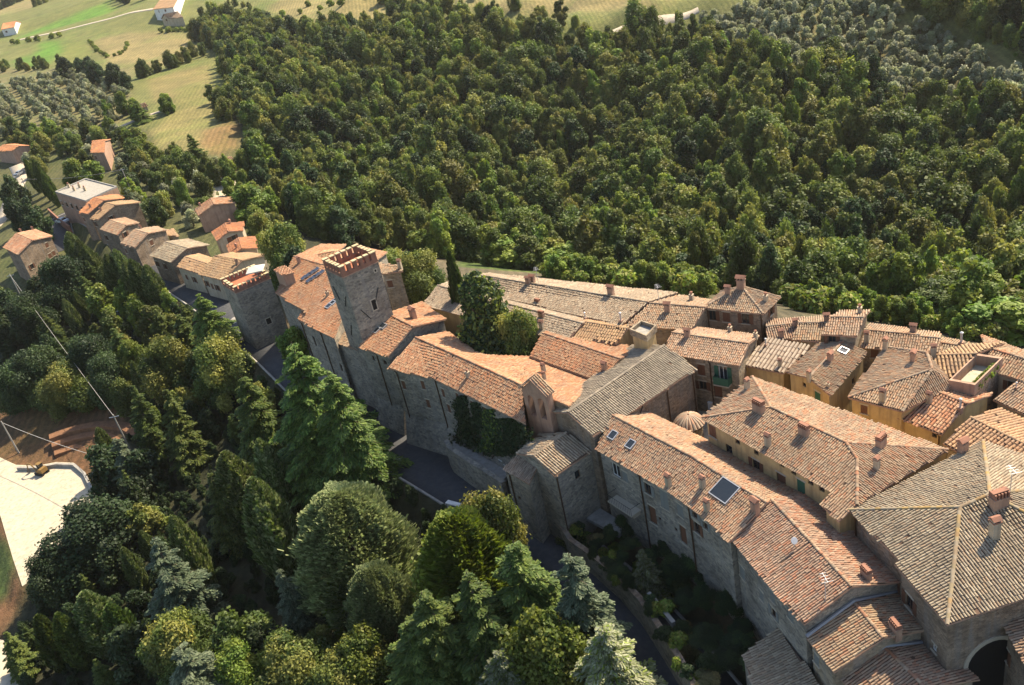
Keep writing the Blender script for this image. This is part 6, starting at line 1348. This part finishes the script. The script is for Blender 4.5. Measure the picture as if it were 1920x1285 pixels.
# garden shrubs
SH = [(1075,985,2.6,1.6,'laurel','dark bush filling the corner behind the sacristy'),(1092,1000,1.4,0.9,'light','bright yellow green bush at the patio edge'),(1152,1020,1.2,0.8,'light','small light bush beside the retaining wall'),(1175,968,2.2,1.5,'big_dark','dark rounded shrub by the patio'),(1270,1050,2.6,2.2,'big_dark','large dark hedge bush below the street row doors'),(1300,1040,2.4,1.8,'big_dark','dark hedge bush against the curved wall'),(1245,1115,1.6,1.2,'shrub','shrub at the white edging strip'),(1275,1172,1.6,1.1,'brown','brownish shrub on the lower garden wall'),(1290,1215,1.6,1.1,'brown','second brownish shrub on the lower garden wall'),(1310,1262,1.8,1.2,'gold','yellowish shrub at the bottom of the garden wall'),(1510,1270,2.6,1.6,'light','bright green bush between shed and lowest house'),(1480,1285,2.2,1.4,'light','bright green bush at the bottom edge by the shed'),(1195,1055,1.2,0.8,'shrub','low shrub along the retaining wall'),(1130,1030,1.0,0.8,'shrub','low shrub at the head of the retaining wall'),(855,825,1.8,1.1,'dark','dark bush at the end of the terrace garden'),(1700,800,3.0,1.8,'light','green bush between the palazzo and the red chequered house'),(1685,795,2.4,1.4,'oak','darker bush next to the red chequered house'),(1320,735,1.6,1.2,'dark','shaded plants at the foot of the balcony house')]
for (x, y, h, r, k, lb) in SH: b = stand(x, y, h); plant(k, b, h, r, lb, None, 0, 'shrub')['category'] = 'shrub'
c0, ins = RG
for k in range(7): q = ins[1]+(ins[0]-ins[1])*(k+0.5)/7; q = q+(c0-q)*0.16; plant('shrub', (q[0], q[1], 7.47), 0.9, 0.55, 'potted shrub along the roof garden parapet', 'roof garden shrubs')
wp = [at(x, y, -2.3) for x, y in ((1056,990),(1072,1012),(1110,1040),(1160,1080),(1200,1122),(1240,1180),(1275,1235),(1305,1292))]
for k in range(24):
    s_ = rnd.uniform(0, len(wp)-1.01); i = int(s_); q = wp[i]+(wp[i+1]-wp[i])*(s_-i)+np.array([rnd.gauss(0.5, 0.7), rnd.gauss(0.3, 0.5), 0]); q[2] = -2.6; plant(rnd.choice(['shrub', 'big_dark', 'big_dark', 'brown', 'dark']), q, rnd.uniform(0.7, 1.7), rnd.uniform(0.5, 1.1), 'untidy bush spilling over the curved retaining wall', 'bushes on the retaining wall', None, 'shrub')['category'] = 'shrub'
gp = [at(x, y, -2.5) for x, y in ((1190,990),(1230,1040),(1300,1090),(1350,1150),(1330,1200),(1380,1180),(1290,1130),(1400,1230),(1360,1260),(1150,1030))]
for q in gp:
    for _ in range(2): p_ = q+np.array([rnd.gauss(0, 0.9), rnd.gauss(0, 0.9), 0]); p_[2] = -2.55; plant(rnd.choice(['big_dark', 'dark']), p_, rnd.uniform(0.8, 2.0), rnd.uniform(0.7, 1.4), 'shaded garden bush below the curving street row', 'shaded garden bushes', None, 'shrub')['category'] = 'shrub'
# vehicles
def car(px, py, z, ang, paint, label):
    p = at(px, py, z); p[2] = z; e = empty('parked_car', p); e.rotation_euler = (0, 0, R_(ang)); tag(e, label, 'car')
    prof = [(-2.05,0.35),(-2.1,0.75),(-1.95,0.92),(-1.2,0.98),(-0.6,1.42),(0.75,1.46),(1.55,1.0),(2.05,0.88),(2.1,0.4)]; b = MB()
    for sg in (-1, 1):
        pts = [(x, sg*(0.85 if z < 1.1 else 0.66), z) for x, z in prof]; b.poly(pts if sg < 0 else pts[::-1], paint)
    for i in range(len(prof)):
        (x0, z0), (x1, z1) = prof[i], prof[(i+1) % len(prof)]; y0, y1 = (0.85 if z0 < 1.1 else 0.66), (0.85 if z1 < 1.1 else 0.66); b.poly([(x0,-y0,z0),(x0,y0,z0),(x1,y1,z1),(x1,-y1,z1)], paint)
    b.obj('body', e)
    g = MB(); g.poly([(-1.18,-0.6,1.0),(-1.18,0.6,1.0),(-0.66,0.56,1.39),(-0.66,-0.56,1.39)][::-1],'glass'); 
    f = lambda q: (q[0]-0.012, q[1], q[2]+0.012)
    g = MB(); g.poly([f(q) for q in ((-1.12,-0.68,1.03),(-0.66,-0.58,1.38),(-0.66,0.58,1.38),(-1.12,0.68,1.03))],'glass'); g.obj('rear_window', e); g = MB(); g.poly([(q[0]+0.012,q[1],q[2]+0.012) for q in ((0.85,-0.58,1.41),(1.48,-0.7,1.04),(1.48,0.7,1.04),(0.85,0.58,1.41))],'glass'); g.obj('windscreen', e)
    for sg in (-1, 1):
        g = MB(); g.poly([(x, sg*(0.85-(z-0.98)*0.42+0.012), z) for x, z in ((-1.0,1.03),(1.3,1.05),(0.72,1.4),(-0.55,1.38))][::sg],'glass'); g.obj('side_window', e)
        for x in (-1.3, 1.3): w_ = MB(); w_.tube([(x, sg*0.72, 0.33),(x, sg*0.88, 0.33)], 0.33, 'tyre', 14); o = w_.obj('wheel', e); r_ = MB(); r_.tube([(x, sg*0.86, 0.33),(x, sg*0.895, 0.33)], 0.19, 'galvanised', 10); r_.obj('rim', o)
        h_ = MB(); h_.box((2.04, sg*0.62-0.14, 0.66),(2.1, sg*0.62+0.14, 0.8),'frame_white'); h_.obj('headlight', e)
car(118,418,-5.35,-35,'car_white','white car on the village lane beside the car park')
q = ground(40,326); car(38,328,q[2]+0.1,70,'car_grey','grey car among the cypresses on the village lane')
q = ground(150,478); car(150,478,q[2]+0.05,-30,'car_grey','grey car parked below the lone gabled house')
car(232,592,float(H(*at(232,592,-8)[:2]))+0.05,-20,'car_blue','dark blue car half hidden under the trees')
# small excavator on the forecourt
p = at(80,888,-15.95); ex = empty('excavator', p); ex.rotation_euler = (0,0,R_(150)); ex.scale = (0.8,)*3; tag(ex, 'small excavator standing at the head of the pale forecourt', 'excavator')
for sg in (-1, 1):
    b = MB(); pr_ = [(-1.1,0.05),(1.1,0.05),(1.3,0.3),(1.1,0.55),(-1.1,0.55),(-1.3,0.3)]; b.hexa([(-1.2,sg*0.75-0.2,0.02),(1.2,sg*0.75-0.2,0.02),(1.2,sg*0.75+0.2,0.02),(-1.2,sg*0.75+0.2,0.02),(-1.35,sg*0.75-0.2,0.55),(1.35,sg*0.75-0.2,0.55),(1.35,sg*0.75+0.2,0.55),(-1.35,sg*0.75+0.2,0.55)],'tyre'); b.obj('track', ex)
b = MB(); b.box((-1.2,-0.8,0.62),(0.7,0.8,1.25),'excavator_yellow'); b.box((-1.2,-0.8,1.25),(-0.4,0.8,1.6),'excavator_yellow'); b.obj('body', ex)
b = MB(); b.box((-0.3,-0.75,1.25),(0.7,0.15,2.35),'glass'); b.box((-0.35,-0.8,2.35),(0.75,0.2,2.45),'excavator_yellow'); b.obj('cab', ex)
b = MB(); b.tube([(0.6,0.45,1.1),(1.9,0.45,2.7),(3.0,0.45,2.4)],[0.16,0.15,0.12],'excavator_yellow',6); b.tube([(3.0,0.45,2.4),(3.5,0.45,0.9)],[0.12,0.1],'excavator_yellow',6); a_ = b.obj('arm', ex)
b = MB(); b.hexa([(3.2,0.1,0.4),(3.9,0.1,0.35),(3.9,0.8,0.35),(3.2,0.8,0.4),(3.35,0.1,0.95),(3.6,0.1,0.95),(3.6,0.8,0.95),(3.35,0.8,0.95)],'black_iron'); b.obj('bucket', ex)
# poles and wires
def pole(px, py, h, label, arm=True):
    p = stand(px, py, h); e = empty('utility_pole', p); tag(e, label, 'pole'); b = MB(); b.tube([(0,0,-0.5),(0,0,h)],[0.16,0.1],'concrete',8); b.obj('shaft', e)
    if arm: b = MB(); b.tube([(-0.8,0,h-0.4),(0.8,0,h-0.4)],0.05,'galvanised',5); b.obj('crossarm', e)
    return np.array([p[0], p[1], p[2]+h-0.3])
def wire(a, b, label, sag=1.2, r=0.045):
    m = MB(); N = 14; pts = [a+(b-a)*k/N-np.array([0,0,sag*4*(k/N)*(1-k/N)]) for k in range(N+1)]; o0 = pts[0]; m.tube([q-o0 for q in pts], r, 'wire', 4); o = m.obj('cable'); o.location = tuple(o0); tag(o, label, 'cable')
A = pole(18,514,9,'pole at the left edge carrying the long cable'); B_ = pole(212,778,8,'pole at the shaded slope below the long cable')
wire(A, B_, 'long pale cable crossing the shaded slope at left', 0.6, 0.035)
C_ = pole(228,316,9,'utility pole behind the flat roofed block'); D_ = pole(40,334,8,'utility pole at the village lane bend'); wire(C_, D_, 'thin cable over the flat roofed block', 1.0, 0.04)
pole(537,50,10,'pole on the dry slope above the wood'); pole(510,432,9,'pole beside the tree left of the castle roofs')
E_ = pole(192,856,7,'leaning light pole at the forecourt edge', False); F_ = pole(2,790,7,'pole with wires at the left edge near the terraces', False); wire(F_, E_, 'cable over the earth terraces', 0.5, 0.04)

# ------------------------------------------------------------------ air
b = MB(); b.box((-900, -70, -60), (700, 1150, 75), 'glass'); hz = b.obj('haze'); hz.data.materials.clear()
mt = bpy.data.materials.new('haze'); mt.use_nodes = True; t = mt.node_tree; t.nodes.clear(); o = t.nodes.new('ShaderNodeOutputMaterial'); v = t.nodes.new('ShaderNodeVolumePrincipled')
v.inputs['Color'].default_value = (0.97, 0.93, 0.86, 1); v.inputs['Density'].default_value = 0.00006; v.inputs['Anisotropy'].default_value = 0.3; t.links.new(v.outputs[0], o.inputs['Volume']); hz.data.materials.append(mt)
tag(hz, 'thin summer haze over the valley', 'haze', None, 'stuff')
